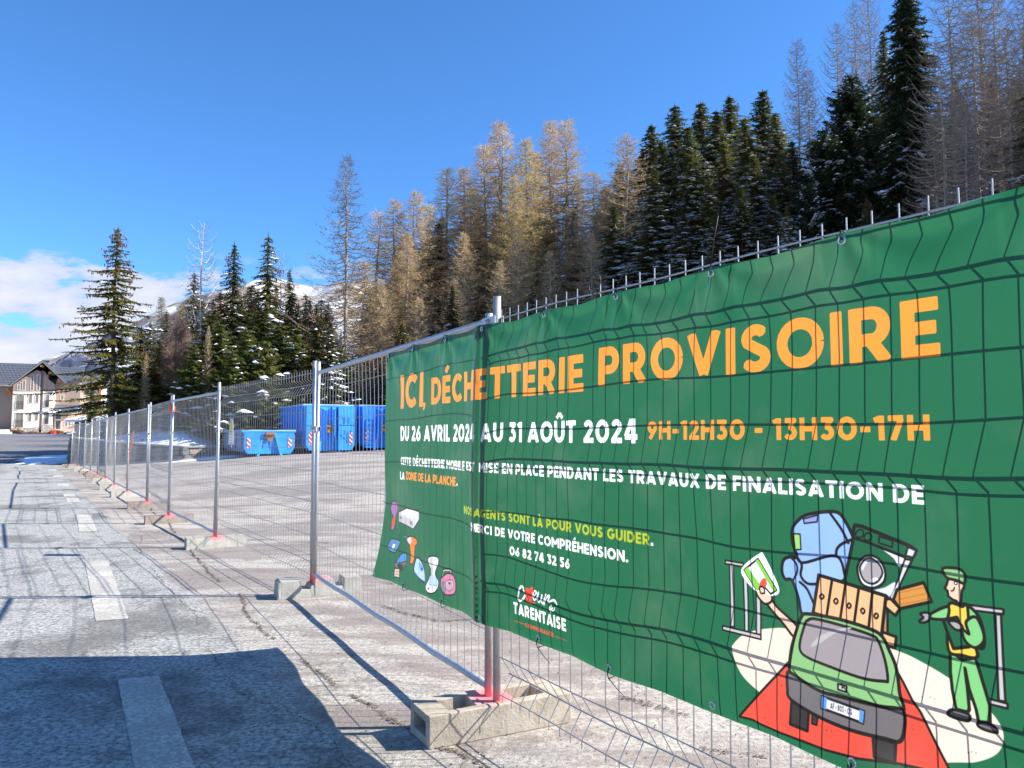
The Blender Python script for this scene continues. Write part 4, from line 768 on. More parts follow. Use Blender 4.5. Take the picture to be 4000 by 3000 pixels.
for (ax, ay), (bx_, by_), ta, tb in segs:
    A_ = Vector((ax, ay, 0)); B_ = Vector((bx_, by_, 0)); d = (B_-A_); L = d.length; d.normalize(); s_ = Vector((d.y, -d.x, 0))     # outward, towards the road
    ga, gb = float(ground_z(ax, ay)), float(ground_z(bx_, by_)); rel = Vector((*WALL[1], 0))
    q = [A_+s_*.0, B_+s_*.0, B_-s_*.42, A_-s_*.42]
    core.add([tuple(p-rel+Vector((0, 0, -.3))) for p in q]+[tuple(p-rel+Vector((0, 0, (ta if i in (0, 3) else tb)-.05))) for i, p in enumerate(q)], [(0, 3, 2, 1), (4, 5, 6, 7), (0, 1, 5, 4), (1, 2, 6, 5), (2, 3, 7, 6), (3, 0, 4, 7)])
    nseg = max(1, int(L/.7))
    for k in range(nseg):
        p0 = A_+d*(L*k/nseg+.01); p1 = A_+d*(L*(k+1)/nseg-.01); t0 = ta+(tb-ta)*k/nseg; t1 = ta+(tb-ta)*(k+1)/nseg; dz = wr_.uniform(-.015, .015)
        q = [p0+s_*.07, p1+s_*.07, p1-s_*.45, p0-s_*.45]; zz = [t0, t1, t1, t0]
        cope.add([tuple(p-rel+Vector((0, 0, z-.045+dz))) for p, z in zip(q, zz)]+[tuple(p-rel+Vector((0, 0, z+.03+dz))) for p, z in zip(q, zz)], [(0, 3, 2, 1), (4, 5, 6, 7), (0, 1, 5, 4), (1, 2, 6, 5), (2, 3, 7, 6), (3, 0, 4, 7)])
    z = -.02
    while count < 298:
        hh = wr_.uniform(.17, .30); x = wr_.uniform(-.15, 0); placed = False
        while x < L and count < 298:
            ww = wr_.uniform(.28, .55); f = min(1, max(0, (x+ww/2)/L)); zb = ga+(gb-ga)*f+z; zt = ta+(tb-ta)*f-.05
            if zb+hh*.6 < zt and x+ww/2 < L:
                o = bpy.data.objects.new('stone', SM[wr_.randrange(8)]); C.objects.link(o); o.parent = wall; h2 = min(hh, zt-zb)
                o.location = A_+d*(x+ww/2)+s_*.03-rel+Vector((0, 0, zb+h2/2)); o.rotation_euler = (0, wr_.uniform(-.05, .05), math.atan2(d.y, d.x)); o.scale = (ww*.93, .15, h2*.90); count += 1; placed = True
            x += ww
        z += hh
        if not placed: break
core.build('core', M['mortar'], wall); cope.build('coping', M['cope'], wall)
# pale kerb line at the foot of the wall
m = MB(); pts = [(-24.6, 43.5), (-21.8, 41.9), (-19.0, 40.2), (-16.8, 39.55), (-14.9, 40.1)]
for (x0, y0), (x1, y1) in zip(pts, pts[1:]):
    z0, z1 = float(ground_z(x0, y0)), float(ground_z(x1, y1)); m.add([(x0, y0, z0-.1), (x1, y1, z1-.1), (x1+.1, y1+.3, z1-.1), (x0+.1, y0+.3, z0-.1), (x0, y0, z0+.10), (x1, y1, z1+.10), (x1+.1, y1+.3, z1+.10), (x0+.1, y0+.3, z0+.10)], [(0, 3, 2, 1), (4, 5, 6, 7), (0, 1, 5, 4), (1, 2, 6, 5), (2, 3, 7, 6), (3, 0, 4, 7)])
tag(m.build('kerb', M['cope']), kind='structure')

# ------------------------------------------------------------------ blue roll-off waste containers
def blue(name, a, b):
    t = NT(name); p = t.coord(); n = t.noise(2.5, 6, .65, p); n2 = t.noise(9, 5, .7, p)
    c = t.mix(t.map(n, .3, .7), a, b); c = t.mix(t.map(n2, .66, .72, 0, .8), c, (.11, .055, .03)); return t.done(c, t.map(n, .3, .7, .38, .6), 0, t.bump(n, .15, .03))
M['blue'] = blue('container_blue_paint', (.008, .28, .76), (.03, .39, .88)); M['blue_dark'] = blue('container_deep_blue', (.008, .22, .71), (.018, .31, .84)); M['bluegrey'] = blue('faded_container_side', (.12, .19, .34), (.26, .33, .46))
M['rust'] = simple('hook_rust', (.40, .17, .04), .7, .2, .4, 12); M['rim'] = simple('snow_on_rim', (.80, .83, .88), .7)
t = NT('red_white_hatching'); p = t.coord('Object'); sp = t.n('ShaderNodeSeparateXYZ', {0: p}); st = t.math('FRACT', t.math('MULTIPLY', t.math('ADD', sp.outputs[0], sp.outputs[2]), 4.4))
M['hatch'] = t.done(t.mix(t.math('GREATER_THAN', st, .5), (.80, .80, .80), (.62, .02, .03)), .4)
ax_x = Vector((.87, .49, 0)); ang = math.atan2(.49, .87)
def container(loc, H, W, L, mat, side, label, style):
    """front face in local XZ at y=0, body runs to +y"""
    root = empty('waste_container', loc, ang); tag(root, label, 'container', 'blue waste containers in the yard')
    g = .22                                            # ground gap under the floor, on two runners
    m = MB(); th = .06
    for (x0, x1, y0, y1) in ((0, th, 0, L), (W-th, W, 0, L), (0, W, L-th, L)): m.box(x0, x1, y0+.001 if x0 else y0, y1, g+.12, H)
    m.box(th, W-th, 0, L-th, g, g+.12)
    nr = 5 if H > 2 else 3
    for k in range(nr+1):                              # side ribs
        y = .1+(L-.3)*k/nr
        m.box(-.07, 0, y, y+.12, g+.15, H-.1)
        m.box(W, W+.07, y, y+.12, g+.15, H-.1)
    m.build('body', side, root)
    f = MB(); c = .16                                  # front plate with cut lower corners; on the tall ones two boxes stand proud of it
    f.prism([(c, .12), (W-c, .12), (W, .12+c*1.6), (W, H), (0, H), (0, .12+c*1.6)], -.06, -.002)
    if H > 2:
        f.prism([(c, .14), (W*.27, .14), (W*.27, H-.01), (0, H-.01), (0, .14+c*1.6)], -.46, -.061)
        f.prism([(W*.66, .14), (W-c, .14), (W, .14+c*1.6), (W, H-.01), (W*.66, H-.01)], -.46, -.061)
    else: f.prism([(c, .14), (W*.30, .14), (W*.30, H-.01), (0, H-.01), (0, .14+c*1.6)], -.30, -.061)
    f.build('front_plate', mat, root)
    hx = W*.5; r_ = MB(); hz = H*(.9 if H < 1.6 else .56)
    # hook tower: two raked legs spreading to the runners, hook bar between
    for sg_ in (-1, 1):
        r_.add([(hx+sg_*.22, -.10, hz+.1), (hx+sg_*.30, -.10, hz+.1), (hx+sg_*.62, -.30, .02), (hx+sg_*.50, -.30, .02), (hx+sg_*.22, -.06, hz+.1), (hx+sg_*.30, -.06, hz+.1), (hx+sg_*.62, -.06, .02), (hx+sg_*.50, -.06, .02)],
               [(0, 1, 2, 3), (7, 6, 5, 4), (0, 4, 5, 1), (1, 5, 6, 2), (2, 6, 7, 3), (3, 7, 4, 0)] if sg_ > 0 else [(3, 2, 1, 0), (4, 5, 6, 7), (1, 5, 4, 0), (2, 6, 5, 1), (3, 7, 6, 2), (0, 4, 7, 3)])
        if H > 2: r_.add([(hx+sg_*.20, -.42, H-.03), (hx+sg_*.27, -.42, H-.03), (hx+sg_*.27, -.42, hz), (hx+sg_*.20, -.42, hz)][:0] or [(hx+sg_*.22, -.30, H-.4), (hx+sg_*.28, -.30, H-.4), (hx+sg_*.28, -.12, hz), (hx+sg_*.22, -.12, hz), (hx+sg_*.22, -.06, H-.03), (hx+sg_*.28, -.06, H-.03), (hx+sg_*.28, -.06, hz), (hx+sg_*.22, -.06, hz)],
               [(0, 1, 2, 3), (7, 6, 5, 4), (0, 4, 5, 1), (1, 5, 6, 2), (3, 7, 4, 0)])
    r_.build('hook_frame', mat, root)
    k_ = MB(); k_.box(hx-.20, hx+.20, -.26, -.07, hz-.12, hz+.10); k_.tube([(hx-.22, -.30, hz+.02), (hx+.22, -.30, hz+.02)], .04, 8); k_.box(hx-.13, hx+.13, -.30, -.27, hz-.30, hz-.13)
    k_.build('lifting_hook', M['rust'], root)
    v = MB()
    for x in ((.12, .52) if H < 1.6 else (.10, .55)):
        v.add([(x*W, -.17, H-.02), (x*W+.05, -.17, H-.02), (x*W+.05, -.06, .25), (x*W, -.06, .25), (x*W, -.06, H-.02), (x*W+.05, -.06, H-.02)], [(0, 1, 2, 3), (0, 4, 5, 1), (0, 3, 4), (1, 5, 2)])
    if style != 'low':
        # big bent wings of the tower front
        v.add([(W*.30, -.06, H-.02), (W*.42, -.42, H-.25), (W*.42, -.42, .9), (W*.30, -.06, .4), (W*.44, -.06, H-.02), (W*.44, -.06, .4)], [(0, 1, 2, 3), (1, 4, 5, 2), (0, 4, 1), (2, 5, 3)])
        v.add([(W*.56, -.06, H-.02), (W*.58, -.42, H-.25), (W*.58, -.42, .9), (W*.56, -.06, .4), (W*.70, -.06, H-.02), (W*.70, -.06, .4)], [(0, 1, 2, 3), (1, 4, 5, 2), (0, 4, 1), (2, 5, 3)])
    v.build('stiffener', mat, root)
    rb = MB(); rb.box(-.09, W+.09, -.08, .06, H, H+.08).box(-.09, .05, .06, L, H, H+.08).box(W-.05, W+.09, .06, L, H, H+.08).box(-.09, W+.09, L, L+.1, H, H+.08); rb.build('top_rim', mat, root)
    sn = MB(); sn.box(-.07, W+.07, -.06, .05, H+.081, H+.11).box(-.07, .04, .06, L, H+.081, H+.11); sn.build('snow_cap', M['rim'], root)
    for x in (.12, W-.30):
        hm = MB(); hm.box(0, .17, -.008, 0, 0, .62 if H > 2 else .50); hm.build('warning_stripe', M['hatch'], root, False, (x, -.47 if H > 2 else (-.31 if x < 1 else -.07), .42 if H > 2 else .40))
    ru = MB()
    for x in (hx-.55, hx+.45): ru.box(x, x+.10, -.02, L, .06, g)
    ru.build('runner', M['blue_dark'], root)
    for y in (.35, L-.35):
        wm = MB(); wm.tube([(hx-.62, y, .10), (hx-.45, y, .10)], .10, 12).tube([(hx+.45, y, .10), (hx+.62, y, .10)], .10, 12); wm.build('roller', M['black'], root)
    if style == 'ladder':
        for k in range(6):
            pass
        ld = MB(); lx = .20
        ld.box(lx, lx+.03, -.54, -.50, .25, H*.72).box(lx+.42, lx+.45, -.54, -.50, .25, H*.72)
        for k in range(6): ld.box(lx+.03, lx+.42, -.535, -.51, .35+k*.26, .38+k*.26)
        ld.build('ladder', mat, root)
    if style == 'marked':
        b2 = MB()
        for x in (.78, .88): b2.tube([(W*x-.05, -.475, H-.55), (W*x-.05, -.475, H-.80), (W*x, -.475, H-.88), (W*x+.03, -.475, H-.80), (W*x+.03, -.475, H-.60), (W*x-.02, -.475, H-.52)], .010, 4)
        b2.tube([(W*.70, -.475, .95), (W*.80, -.475, 1.15), (W*.80, -.475, .98), (W*.70, -.475, .90), (W*.8, -.475, .7)], .012, 4).tube([(W*.84, -.475, .5), (W*.84, -.475, 1.0), (W*.92, -.475, 1.15), (W*.92, -.475, .8)], .012, 4)
        b2.build('bent_bracket', M['blue_dark'], root)
        b3 = MB(); b3.box(W*.67, W+.0, -.49, -.462, 1.42, 1.46).box(0, W*.26, -.49, -.462, 1.38, 1.42); b3.build('cross_bar', M['blue_dark'], root)
    return root
gz0 = lambda x, y: float(ground_z(x, y))
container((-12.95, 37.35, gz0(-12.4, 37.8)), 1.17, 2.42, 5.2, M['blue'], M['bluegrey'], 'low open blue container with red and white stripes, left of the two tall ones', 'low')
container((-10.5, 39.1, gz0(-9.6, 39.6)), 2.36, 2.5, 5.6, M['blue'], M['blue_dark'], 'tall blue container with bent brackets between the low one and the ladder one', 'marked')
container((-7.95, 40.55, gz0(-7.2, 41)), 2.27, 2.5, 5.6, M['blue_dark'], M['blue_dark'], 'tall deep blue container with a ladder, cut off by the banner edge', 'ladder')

TREES = [
('cone', -24.36, 47, 13.2, 1.0, 'tall open spruce hung with red-brown cones left of the yard', ''),
('spr_b', -24.12, 50, 7.32, 2.0, 'green spruce pressed against the right side of the cone-laden spruce', ''),
('young_b', -15.86, 43.6, 5.78, 1.2, 'bright spruce overlapping the yellow notice', ''),
('spr_a', -30.31, 60, 7.88, 1.1, 'small dark spruce behind the trunk of the cone-laden spruce', ''),
('lar_b', -24.69, 54, 9.97, 1.3, 'yellow-tan larch between the cone-laden spruce and the brown one', ''),
('lar_d', -22.87, 53, 9.0, 1.3, 'reddish bare larch left of the white birch', ''),
('brownbush', -21.57, 50, 6.59, 0.7, 'rusty brown leafless bush below the birch', ''),
('birch', -21.91, 54, 14.85, 1.0, 'slender white birch rising bare above the brown bushes', ''),
('spr_a', -24.92, 60, 13.27, 1.0, 'brownish spruce just left of the white birch', ''),
('birch', -18.77, 62, 13.51, 1.0, 'pale bare birch behind the paired spruces', ''),
('spr_b', -19.65, 54, 12.77, 1.1, 'narrow pointed spruce, left one of the middle pair', ''),
('spr_a', -17.9, 56, 13.87, 1.05, 'tallest dark spruce of the middle pair, tip thick with cones', ''),
('spr_b', -16.87, 58, 10.68, 0.8, 'thin spruce with a bare cone-hung tip left of the lone larch', ''),
('spr_a', -13.44, 50, 10.97, 0.9, 'low brown spruce left of the lone larch trunk', ''),
('young_b', -17.89, 47, 7.11, 1.3, 'bright green young spruce in front of the middle pair', ''),
('young', -14.25, 44.6, 6.46, 1.2, 'bright green young spruce with snow flecks behind the low container', ''),
('young_b', -13.53, 48, 8.02, 1.3, 'sunlit snow-flecked spruce above the tall container', ''),
('young_b', -15.52, 44.8, 7.15, 1.3, 'sunlit spruce behind the yellow notice', ''),
('young_b', -19.5, 45.5, 3.6, 1.0, 'low dark green spruce standing over the stone wall', ''),
('young', -14.38, 44, 2.83, 1.0, 'tiny spruce peeping over the low blue container', ''),
('spr_b', -26.04, 53, 5.34, 1.5, 'low dark spruce behind the stone wall, leftmost of its shaded row', 'shaded spruces behind the wall'),
('spr_b', -23.22, 50, 4.14, 1.5, 'low dark spruce behind the stone wall, second from left of its shaded row', 'shaded spruces behind the wall'),
('spr_b', -23.06, 52, 4.59, 1.5, 'low dark spruce behind the stone wall, third from left of its shaded row', 'shaded spruces behind the wall'),
('spr_b', -25.5, 56, 7.19, 1.5, 'low dark spruce behind the stone wall, fourth from left of its shaded row', 'shaded spruces behind the wall'),
('spr_b', -21.55, 51, 3.85, 1.5, 'low dark spruce behind the stone wall, fourth from right of its shaded row', 'shaded spruces behind the wall'),
('spr_b', -21.12, 53, 4.53, 1.5, 'low dark spruce behind the stone wall, third from right of its shaded row', 'shaded spruces behind the wall'),
('spr_b', -22.99, 56, 5.92, 1.5, 'low dark spruce behind the stone wall, second from right of its shaded row', 'shaded spruces behind the wall'),
('spr_b', -20.93, 55, 5.01, 1.5, 'low dark spruce behind the stone wall, rightmost of its shaded row', 'shaded spruces behind the wall'),
('lar_d', -22.33, 47, 4.92, 0.6, 'bare tree on the bank left of the low dark spruce', ''),
('lar_d', -18.17, 46, 6.64, 0.5, 'pale leaning trunk on the bank beside the green grass', ''),
('young_b', -19.02, 46, 5.48, 1.3, 'olive green spruce in front of the birch on the bank', ''),
('spr_a', -22.92, 50, 6.18, 1.3, 'olive spruce between the rusty bush and the cone-laden spruce', ''),
('young_b', -18.84, 48, 7.57, 1.4, 'bright yellow-green spruce right of the birch foot', ''),
('young_b', -14.23, 47, 8.05, 1.5, 'yellow-green spruce left of the tall container', ''),
('spr_b', -11.85, 46.5, 9.0, 1.3, 'green spruce standing just behind the tall containers', ''),
('snow_a', -10.96, 46.5, 7.84, 1.2, 'snow-dusted spruce brushing the left of the lone larch trunk', ''),
('young_b', -10.66, 48, 6.64, 1.3, 'short green spruce at the foot of the lone larch', ''),
('snow_a', -12.15, 50, 9.59, 1.0, 'snow-flecked spruce right behind the lone larch', ''),
('lar_tall', -10.89, 50, 19.92, 1.05, 'lone tall bare larch standing clear against the sky', ''),
('spr_b', -22.6, 58, 10.32, 1.7, 'spruce filling the gap behind the young bright spruce', ''),
('spr_a', -20.5, 60, 11.26, 1.6, 'dark spruce between the two of the middle pair', ''),
('spr_a', -16.43, 66, 9.44, 1.8, 'dark spruce deep behind the lone larch', ''),
('spr_b', -22.98, 54, 8.06, 1.6, 'olive spruce half hidden by the rusty bush', ''),
('spr_a', -15.62, 56, 8.82, 1.6, 'full spruce right of the middle pair', ''),
('young_b', -16.34, 50, 8.56, 1.5, 'yellow-green spruce just below the tallest spruce', ''),
('lar_d', -10.14, 52, 12.17, 1.75, 'brown bare larch, first rightwards from the lone larch in the larch belt', 'larches on the slope'),
('lar_c', -10.2, 58, 15.24, 1.75, 'grey-tipped bare larch, second rightwards from the lone larch in the larch belt', 'larches on the slope'),
('lar_a', -9.19, 60, 15.98, 1.75, 'tan bare larch, third rightwards from the lone larch in the larch belt', 'larches on the slope'),
('lar_a', -7.46, 54, 13.0, 1.75, 'tan bare larch, fourth rightwards from the lone larch in the larch belt', 'larches on the slope'),
('lar_a', -7.32, 58, 16.22, 1.75, 'tan bare larch, fifth rightwards from the lone larch in the larch belt', 'larches on the slope'),
('lar_b', -7.15, 66, 15.12, 1.75, 'golden bare larch, sixth rightwards from the lone larch in the larch belt', 'larches on the slope'),
('lar_c', -5.34, 62, 17.95, 1.75, 'grey-tipped bare larch, seventh rightwards from the lone larch in the larch belt', 'larches on the slope'),
('lar_a', -3.77, 60, 17.08, 1.75, 'tan bare larch, eighth rightwards from the lone larch in the larch belt', 'larches on the slope'),
('lar_a', -3.4, 66, 15.86, 1.75, 'tan bare larch, ninth rightwards from the lone larch in the larch belt', 'larches on the slope'),
('lar_c', -2.34, 64, 19.17, 1.75, 'grey-tipped bare larch, tenth rightwards from the lone larch in the larch belt', 'larches on the slope'),
('lar_a', -1.0, 62, 20.41, 1.75, 'tan bare larch, eleventh rightwards from the lone larch in the larch belt', 'larches on the slope'),
('lar_b', 0.14, 58, 14.76, 1.75, 'golden bare larch, twelfth rightwards from the lone larch in the larch belt', 'larches on the slope'),
('lar_b', 1.15, 60, 17.82, 1.75, 'golden bare larch, thirteenth rightwards from the lone larch in the larch belt', 'larches on the slope'),
('lar_b', 2.13, 66, 16.65, 1.75, 'golden bare larch, fourteenth rightwards from the lone larch in the larch belt', 'larches on the slope'),
('lar_a', 3.29, 64, 18.72, 1.75, 'tan bare larch, fifteenth rightwards from the lone larch in the larch belt', 'larches on the slope'),
('lar_c', 4.45, 62, 18.07, 1.75, 'grey-tipped bare larch, sixteenth rightwards from the lone larch in the larch belt', 'larches on the slope'),
('lar_b', 5.86, 68, 13.43, 1.75, 'golden bare larch, seventeenth rightwards from the lone larch in the larch belt', 'larches on the slope'),
('lar_d', 6.0, 56, 12.35, 1.75, 'brown bare larch, eighteenth rightwards from the lone larch in the larch belt', 'larches on the slope'),
('lar_c', 7.68, 60, 11.05, 1.75, 'grey-tipped bare larch, nineteenth rightwards from the lone larch in the larch belt', 'larches on the slope'),
('lar_d', 8.14, 54, 13.79, 1.75, 'brown bare larch, twentieth rightwards from the lone larch in the larch belt', 'larches on the slope'),
('dark', 8.63, 70, 11.68, 1.75, 'snow-laden spruce, first rightwards beyond the larch belt', 'snowy spruces on the slope'),
('snow_b', 6.97, 52, 9.36, 1.75, 'snow-laden spruce, second rightwards beyond the larch belt', 'snowy spruces on the slope'),
('snow_a', 9.44, 66, 12.93, 1.75, 'snow-laden spruce, third rightwards beyond the larch belt', 'snowy spruces on the slope'),
('snow_a', 8.53, 52, 7.84, 1.75, 'snow-laden spruce, fourth rightwards beyond the larch belt', 'snowy spruces on the slope'),
('spr_b', 11.07, 64, 13.29, 1.75, 'snow-laden spruce, fifth rightwards beyond the larch belt', 'snowy spruces on the slope'),
('snow_a', 11.83, 64, 15.16, 1.75, 'snow-laden spruce, sixth rightwards beyond the larch belt', 'snowy spruces on the slope'),
('snow_b', 9.4, 50, 10.95, 1.75, 'snow-laden spruce, seventh rightwards beyond the larch belt', 'snowy spruces on the slope'),
('snow_b', 11.52, 58, 12.89, 1.75, 'snow-laden spruce, eighth rightwards beyond the larch belt', 'snowy spruces on the slope'),
('snow_b', 10.29, 50, 8.62, 1.75, 'snow-laden spruce, ninth rightwards beyond the larch belt', 'snowy spruces on the slope'),
('snow_a', 13.39, 62, 15.98, 1.75, 'snow-laden spruce, tenth rightwards beyond the larch belt', 'snowy spruces on the slope'),
('snow_a', 10.74, 48, 7.59, 1.75, 'snow-laden spruce, eleventh rightwards beyond the larch belt', 'snowy spruces on the slope'),
('snow_b', 13.04, 56, 13.33, 1.75, 'snow-laden spruce, twelfth rightwards beyond the larch belt', 'snowy spruces on the slope'),
('snow_b', 11.79, 50, 10.76, 1.75, 'snow-laden spruce, thirteenth rightwards beyond the larch belt', 'snowy spruces on the slope'),
('snow_a', 15.04, 60, 15.41, 1.75, 'snow-laden spruce, fourteenth rightwards beyond the larch belt', 'snowy spruces on the slope'),
('snow_b', 12.47, 48, 9.1, 1.75, 'snow-laden spruce, fifteenth rightwards beyond the larch belt', 'snowy spruces on the slope'),
('snow_b', 12.22, 46, 6.68, 1.75, 'snow-laden spruce, sixteenth rightwards beyond the larch belt', 'snowy spruces on the slope'),
('snow_b', 15.76, 58, 14.06, 1.75, 'snow-laden spruce, seventeenth rightwards beyond the larch belt', 'snowy spruces on the slope'),
('snow_a', 14.03, 50, 11.18, 1.75, 'snow-laden spruce, eighteenth rightwards beyond the larch belt', 'snowy spruces on the slope'),
('snow_a', 17.96, 62, 15.18, 1.75, 'snow-laden spruce, nineteenth rightwards beyond the larch belt', 'snowy spruces on the slope'),
('snow_b', 13.87, 46, 7.92, 1.75, 'snow-laden spruce, twentieth rightwards beyond the larch belt', 'snowy spruces on the slope'),
('snow_b', 16.68, 54, 12.41, 1.75, 'snow-laden spruce, twenty-first rightwards beyond the larch belt', 'snowy spruces on the slope'),
('snow_b', 15.34, 48, 9.53, 1.75, 'snow-laden spruce, twenty-second rightwards beyond the larch belt', 'snowy spruces on the slope'),
('snow_a', 20.0, 60, 14.67, 1.75, 'snow-laden spruce, twenty-third rightwards beyond the larch belt', 'snowy spruces on the slope'),
('snow_b', 15.8, 46, 6.69, 1.75, 'snow-laden spruce, twenty-fourth rightwards beyond the larch belt', 'snowy spruces on the slope'),
('snow_b', 18.87, 54, 12.06, 1.75, 'snow-laden spruce, twenty-fifth rightwards beyond the larch belt', 'snowy spruces on the slope'),
('snow_b', 17.42, 49, 9.0, 1.75, 'snow-laden spruce, twenty-sixth rightwards beyond the larch belt', 'snowy spruces on the slope'),
('snow_a', 19.26, 52, 9.46, 1.75, 'snow-laden spruce, twenty-seventh rightwards beyond the larch belt', 'snowy spruces on the slope'),
('grey_a', 25.12, 66, 18.06, 0.8, 'leafless grey tree with hazy top, leftmost above the dark pines', ''),
('grey_a', 29.54, 68, 18.84, 0.75, 'leafless grey tree above the dark arolla pine', ''),
('grey_a', 32.09, 70, 20.49, 0.7, 'tall thin leafless tree touching the big spruce', ''),
('grey_b', 25.24, 64, 14.9, 0.8, 'low leafless grey tree squeezed between spruce and pine', ''),
('grey_a', 31.56, 66, 20.74, 0.7, 'leafless tree rising behind the big dark spruce', ''),
('pine', 22.56, 50, 12.06, 1.15, 'broad dark arolla pine with snow caught on its boughs', ''),
('pine', 19.79, 48, 9.45, 1.2, 'lower dark pine shoulder to shoulder with the broad one', ''),
('pine', 22.47, 47, 9.15, 1.1, 'dark pine between the broad pine and the big spruce', ''),
('pine', 18.0, 46, 6.66, 1.1, 'snow-splashed low pine nearest the banner top', ''),
('bigspr', 23.28, 44, 17.26, 0.95, 'huge dark spruce reaching beyond the top of the picture', ''),
('snow_b', 25.8, 52, 14.72, 1.0, 'spruce behind the left side of the huge dark spruce', ''),
('grey_a', 24.61, 42, 15.6, 1.05, 'leafless grey tree in the thicket beyond the huge spruce, first of its row', 'bare thicket on the slope'),
('grey_b', 23.4, 38, 12.5, 1.05, 'leafless grey tree in the thicket beyond the huge spruce, second of its row', 'bare thicket on the slope'),
('grey_a', 25.83, 40, 13.98, 1.05, 'leafless grey tree in the thicket beyond the huge spruce, third of its row', 'bare thicket on the slope'),
('grey_b', 21.12, 37, 11.44, 1.05, 'leafless grey tree in the thicket beyond the huge spruce, fourth of its row', 'bare thicket on the slope'),
('grey_b', 23.78, 36, 10.71, 1.05, 'leafless grey tree in the thicket beyond the huge spruce, fifth of its row', 'bare thicket on the slope'),
('grey_a', 28.74, 46, 16.56, 1.05, 'leafless grey tree in the thicket beyond the huge spruce, sixth of its row', 'bare thicket on the slope'),
('grey_a', 28.75, 42, 13.42, 1.05, 'leafless grey tree in the thicket beyond the huge spruce, seventh of its row', 'bare thicket on the slope'),
('grey_b', 21.03, 35, 8.4, 1.05, 'leafless grey tree in the thicket beyond the huge spruce, eighth of its row', 'bare thicket on the slope'),
('grey_b', 22.36, 40, 7.86, 1.05, 'leafless grey tree in the thicket beyond the huge spruce, ninth of its row', 'bare thicket on the slope'),
('grey_b', 28.54, 44, 7.55, 1.05, 'leafless grey tree in the thicket beyond the huge spruce, tenth of its row', 'bare thicket on the slope'),
('dark', -11.97, 65.45, 7.5, 1.25, 'dark spruce deep in the forest behind the front trees', 'dark spruces deep in the forest'),
('dark', -9.66, 65.66, 11.89, 1.25, 'dark spruce deep in the forest behind the front trees', 'dark spruces deep in the forest'),
('dark', -7.1, 61.68, 12.79, 1.25, 'dark spruce deep in the forest behind the front trees', 'dark spruces deep in the forest'),
('dark', -5.98, 61.61, 13.76, 1.25, 'dark spruce deep in the forest behind the front trees', 'dark spruces deep in the forest'),
('snow_a', -4.09, 62.09, 11.75, 1.25, 'dark spruce deep in the forest behind the front trees', 'dark spruces deep in the forest'),
('snow_a', -2.72, 65.78, 13.97, 1.25, 'dark spruce deep in the forest behind the front trees', 'dark spruces deep in the forest'),
('dark', -0.71, 61.01, 11.27, 1.25, 'dark spruce deep in the forest behind the front trees', 'dark spruces deep in the forest'),
('dark', 2.3, 66.76, 12.52, 1.25, 'dark spruce deep in the forest behind the front trees', 'dark spruces deep in the forest'),
('dark', 3.56, 66.77, 10.85, 1.25, 'dark spruce deep in the forest behind the front trees', 'dark spruces deep in the forest'),
('snow_a', 5.43, 66.81, 11.05, 1.25, 'dark spruce deep in the forest behind the front trees', 'dark spruces deep in the forest'),
('dark', 7.24, 63.17, 9.52, 1.25, 'dark spruce deep in the forest behind the front trees', 'dark spruces deep in the forest'),
('dark', 9.09, 62.99, 8.07, 1.25, 'dark spruce deep in the forest behind the front trees', 'dark spruces deep in the forest'),
('spr_b', 11.92, 65.25, 12.22, 1.25, 'dark spruce deep in the forest behind the front trees', 'dark spruces deep in the forest'),
('snow_a', 13.96, 63.88, 12.19, 1.25, 'dark spruce deep in the forest behind the front trees', 'dark spruces deep in the forest'),
('dark', 14.94, 62.06, 12.07, 1.25, 'dark spruce deep in the forest behind the front trees', 'dark spruces deep in the forest'),
('snow_a', 17.85, 63.15, 11.3, 1.25, 'dark spruce deep in the forest behind the front trees', 'dark spruces deep in the forest'),
('dark', 19.3, 64.47, 12.49, 1.25, 'dark spruce deep in the forest behind the front trees', 'dark spruces deep in the forest'),
('dark', 21.88, 64.74, 8.35, 1.25, 'dark spruce deep in the forest behind the front trees', 'dark spruces deep in the forest'),
('spr_b', 21.65, 58.58, 6.37, 1.25, 'dark spruce deep in the forest behind the front trees', 'dark spruces deep in the forest'),
('snow_a', 23.01, 58.36, 6.89, 1.25, 'dark spruce deep in the forest behind the front trees', 'dark spruces deep in the forest'),
('spr_b', 23.87, 57.49, 5.06, 1.25, 'dark spruce deep in the forest behind the front trees', 'dark spruces deep in the forest'),
('spr_b', 26.05, 58.67, 6.97, 1.25, 'dark spruce deep in the forest behind the front trees', 'dark spruces deep in the forest'),
('spr_b', 26.81, 55.18, 7.17, 1.25, 'dark spruce deep in the forest behind the front trees', 'dark spruces deep in the forest'),
('spr_b', 29.62, 56.27, 8.11, 1.25, 'dark spruce deep in the forest behind the front trees', 'dark spruces deep in the forest'),
('spr_b', 31.33, 57.79, 7.68, 1.25, 'dark spruce deep in the forest behind the front trees', 'dark spruces deep in the forest'),
('snow_a', 31.79, 53.97, 9.38, 1.25, 'dark spruce deep in the forest behind the front trees', 'dark spruces deep in the forest'),
('spr_b', 34.27, 57.44, 8.85, 1.25, 'dark spruce deep in the forest behind the front trees', 'dark spruces deep in the forest'),
('dark', 35.38, 55.53, 9.62, 1.25, 'dark spruce deep in the forest behind the front trees', 'dark spruces deep in the forest'),
('dark', 37.18, 55.01, 9.01, 1.25, 'dark spruce deep in the forest behind the front trees', 'dark spruces deep in the forest'),
('snow_a', 40.55, 57.73, 8.45, 1.25, 'dark spruce deep in the forest behind the front trees', 'dark spruces deep in the forest'),
('dark', -13.02, 69.35, 9.24, 1.25, 'dark spruce deep in the forest behind the front trees', 'dark spruces deep in the forest'),
('snow_a', -11.49, 75.0, 11.28, 1.25, 'dark spruce deep in the forest behind the front trees', 'dark spruces deep in the forest'),
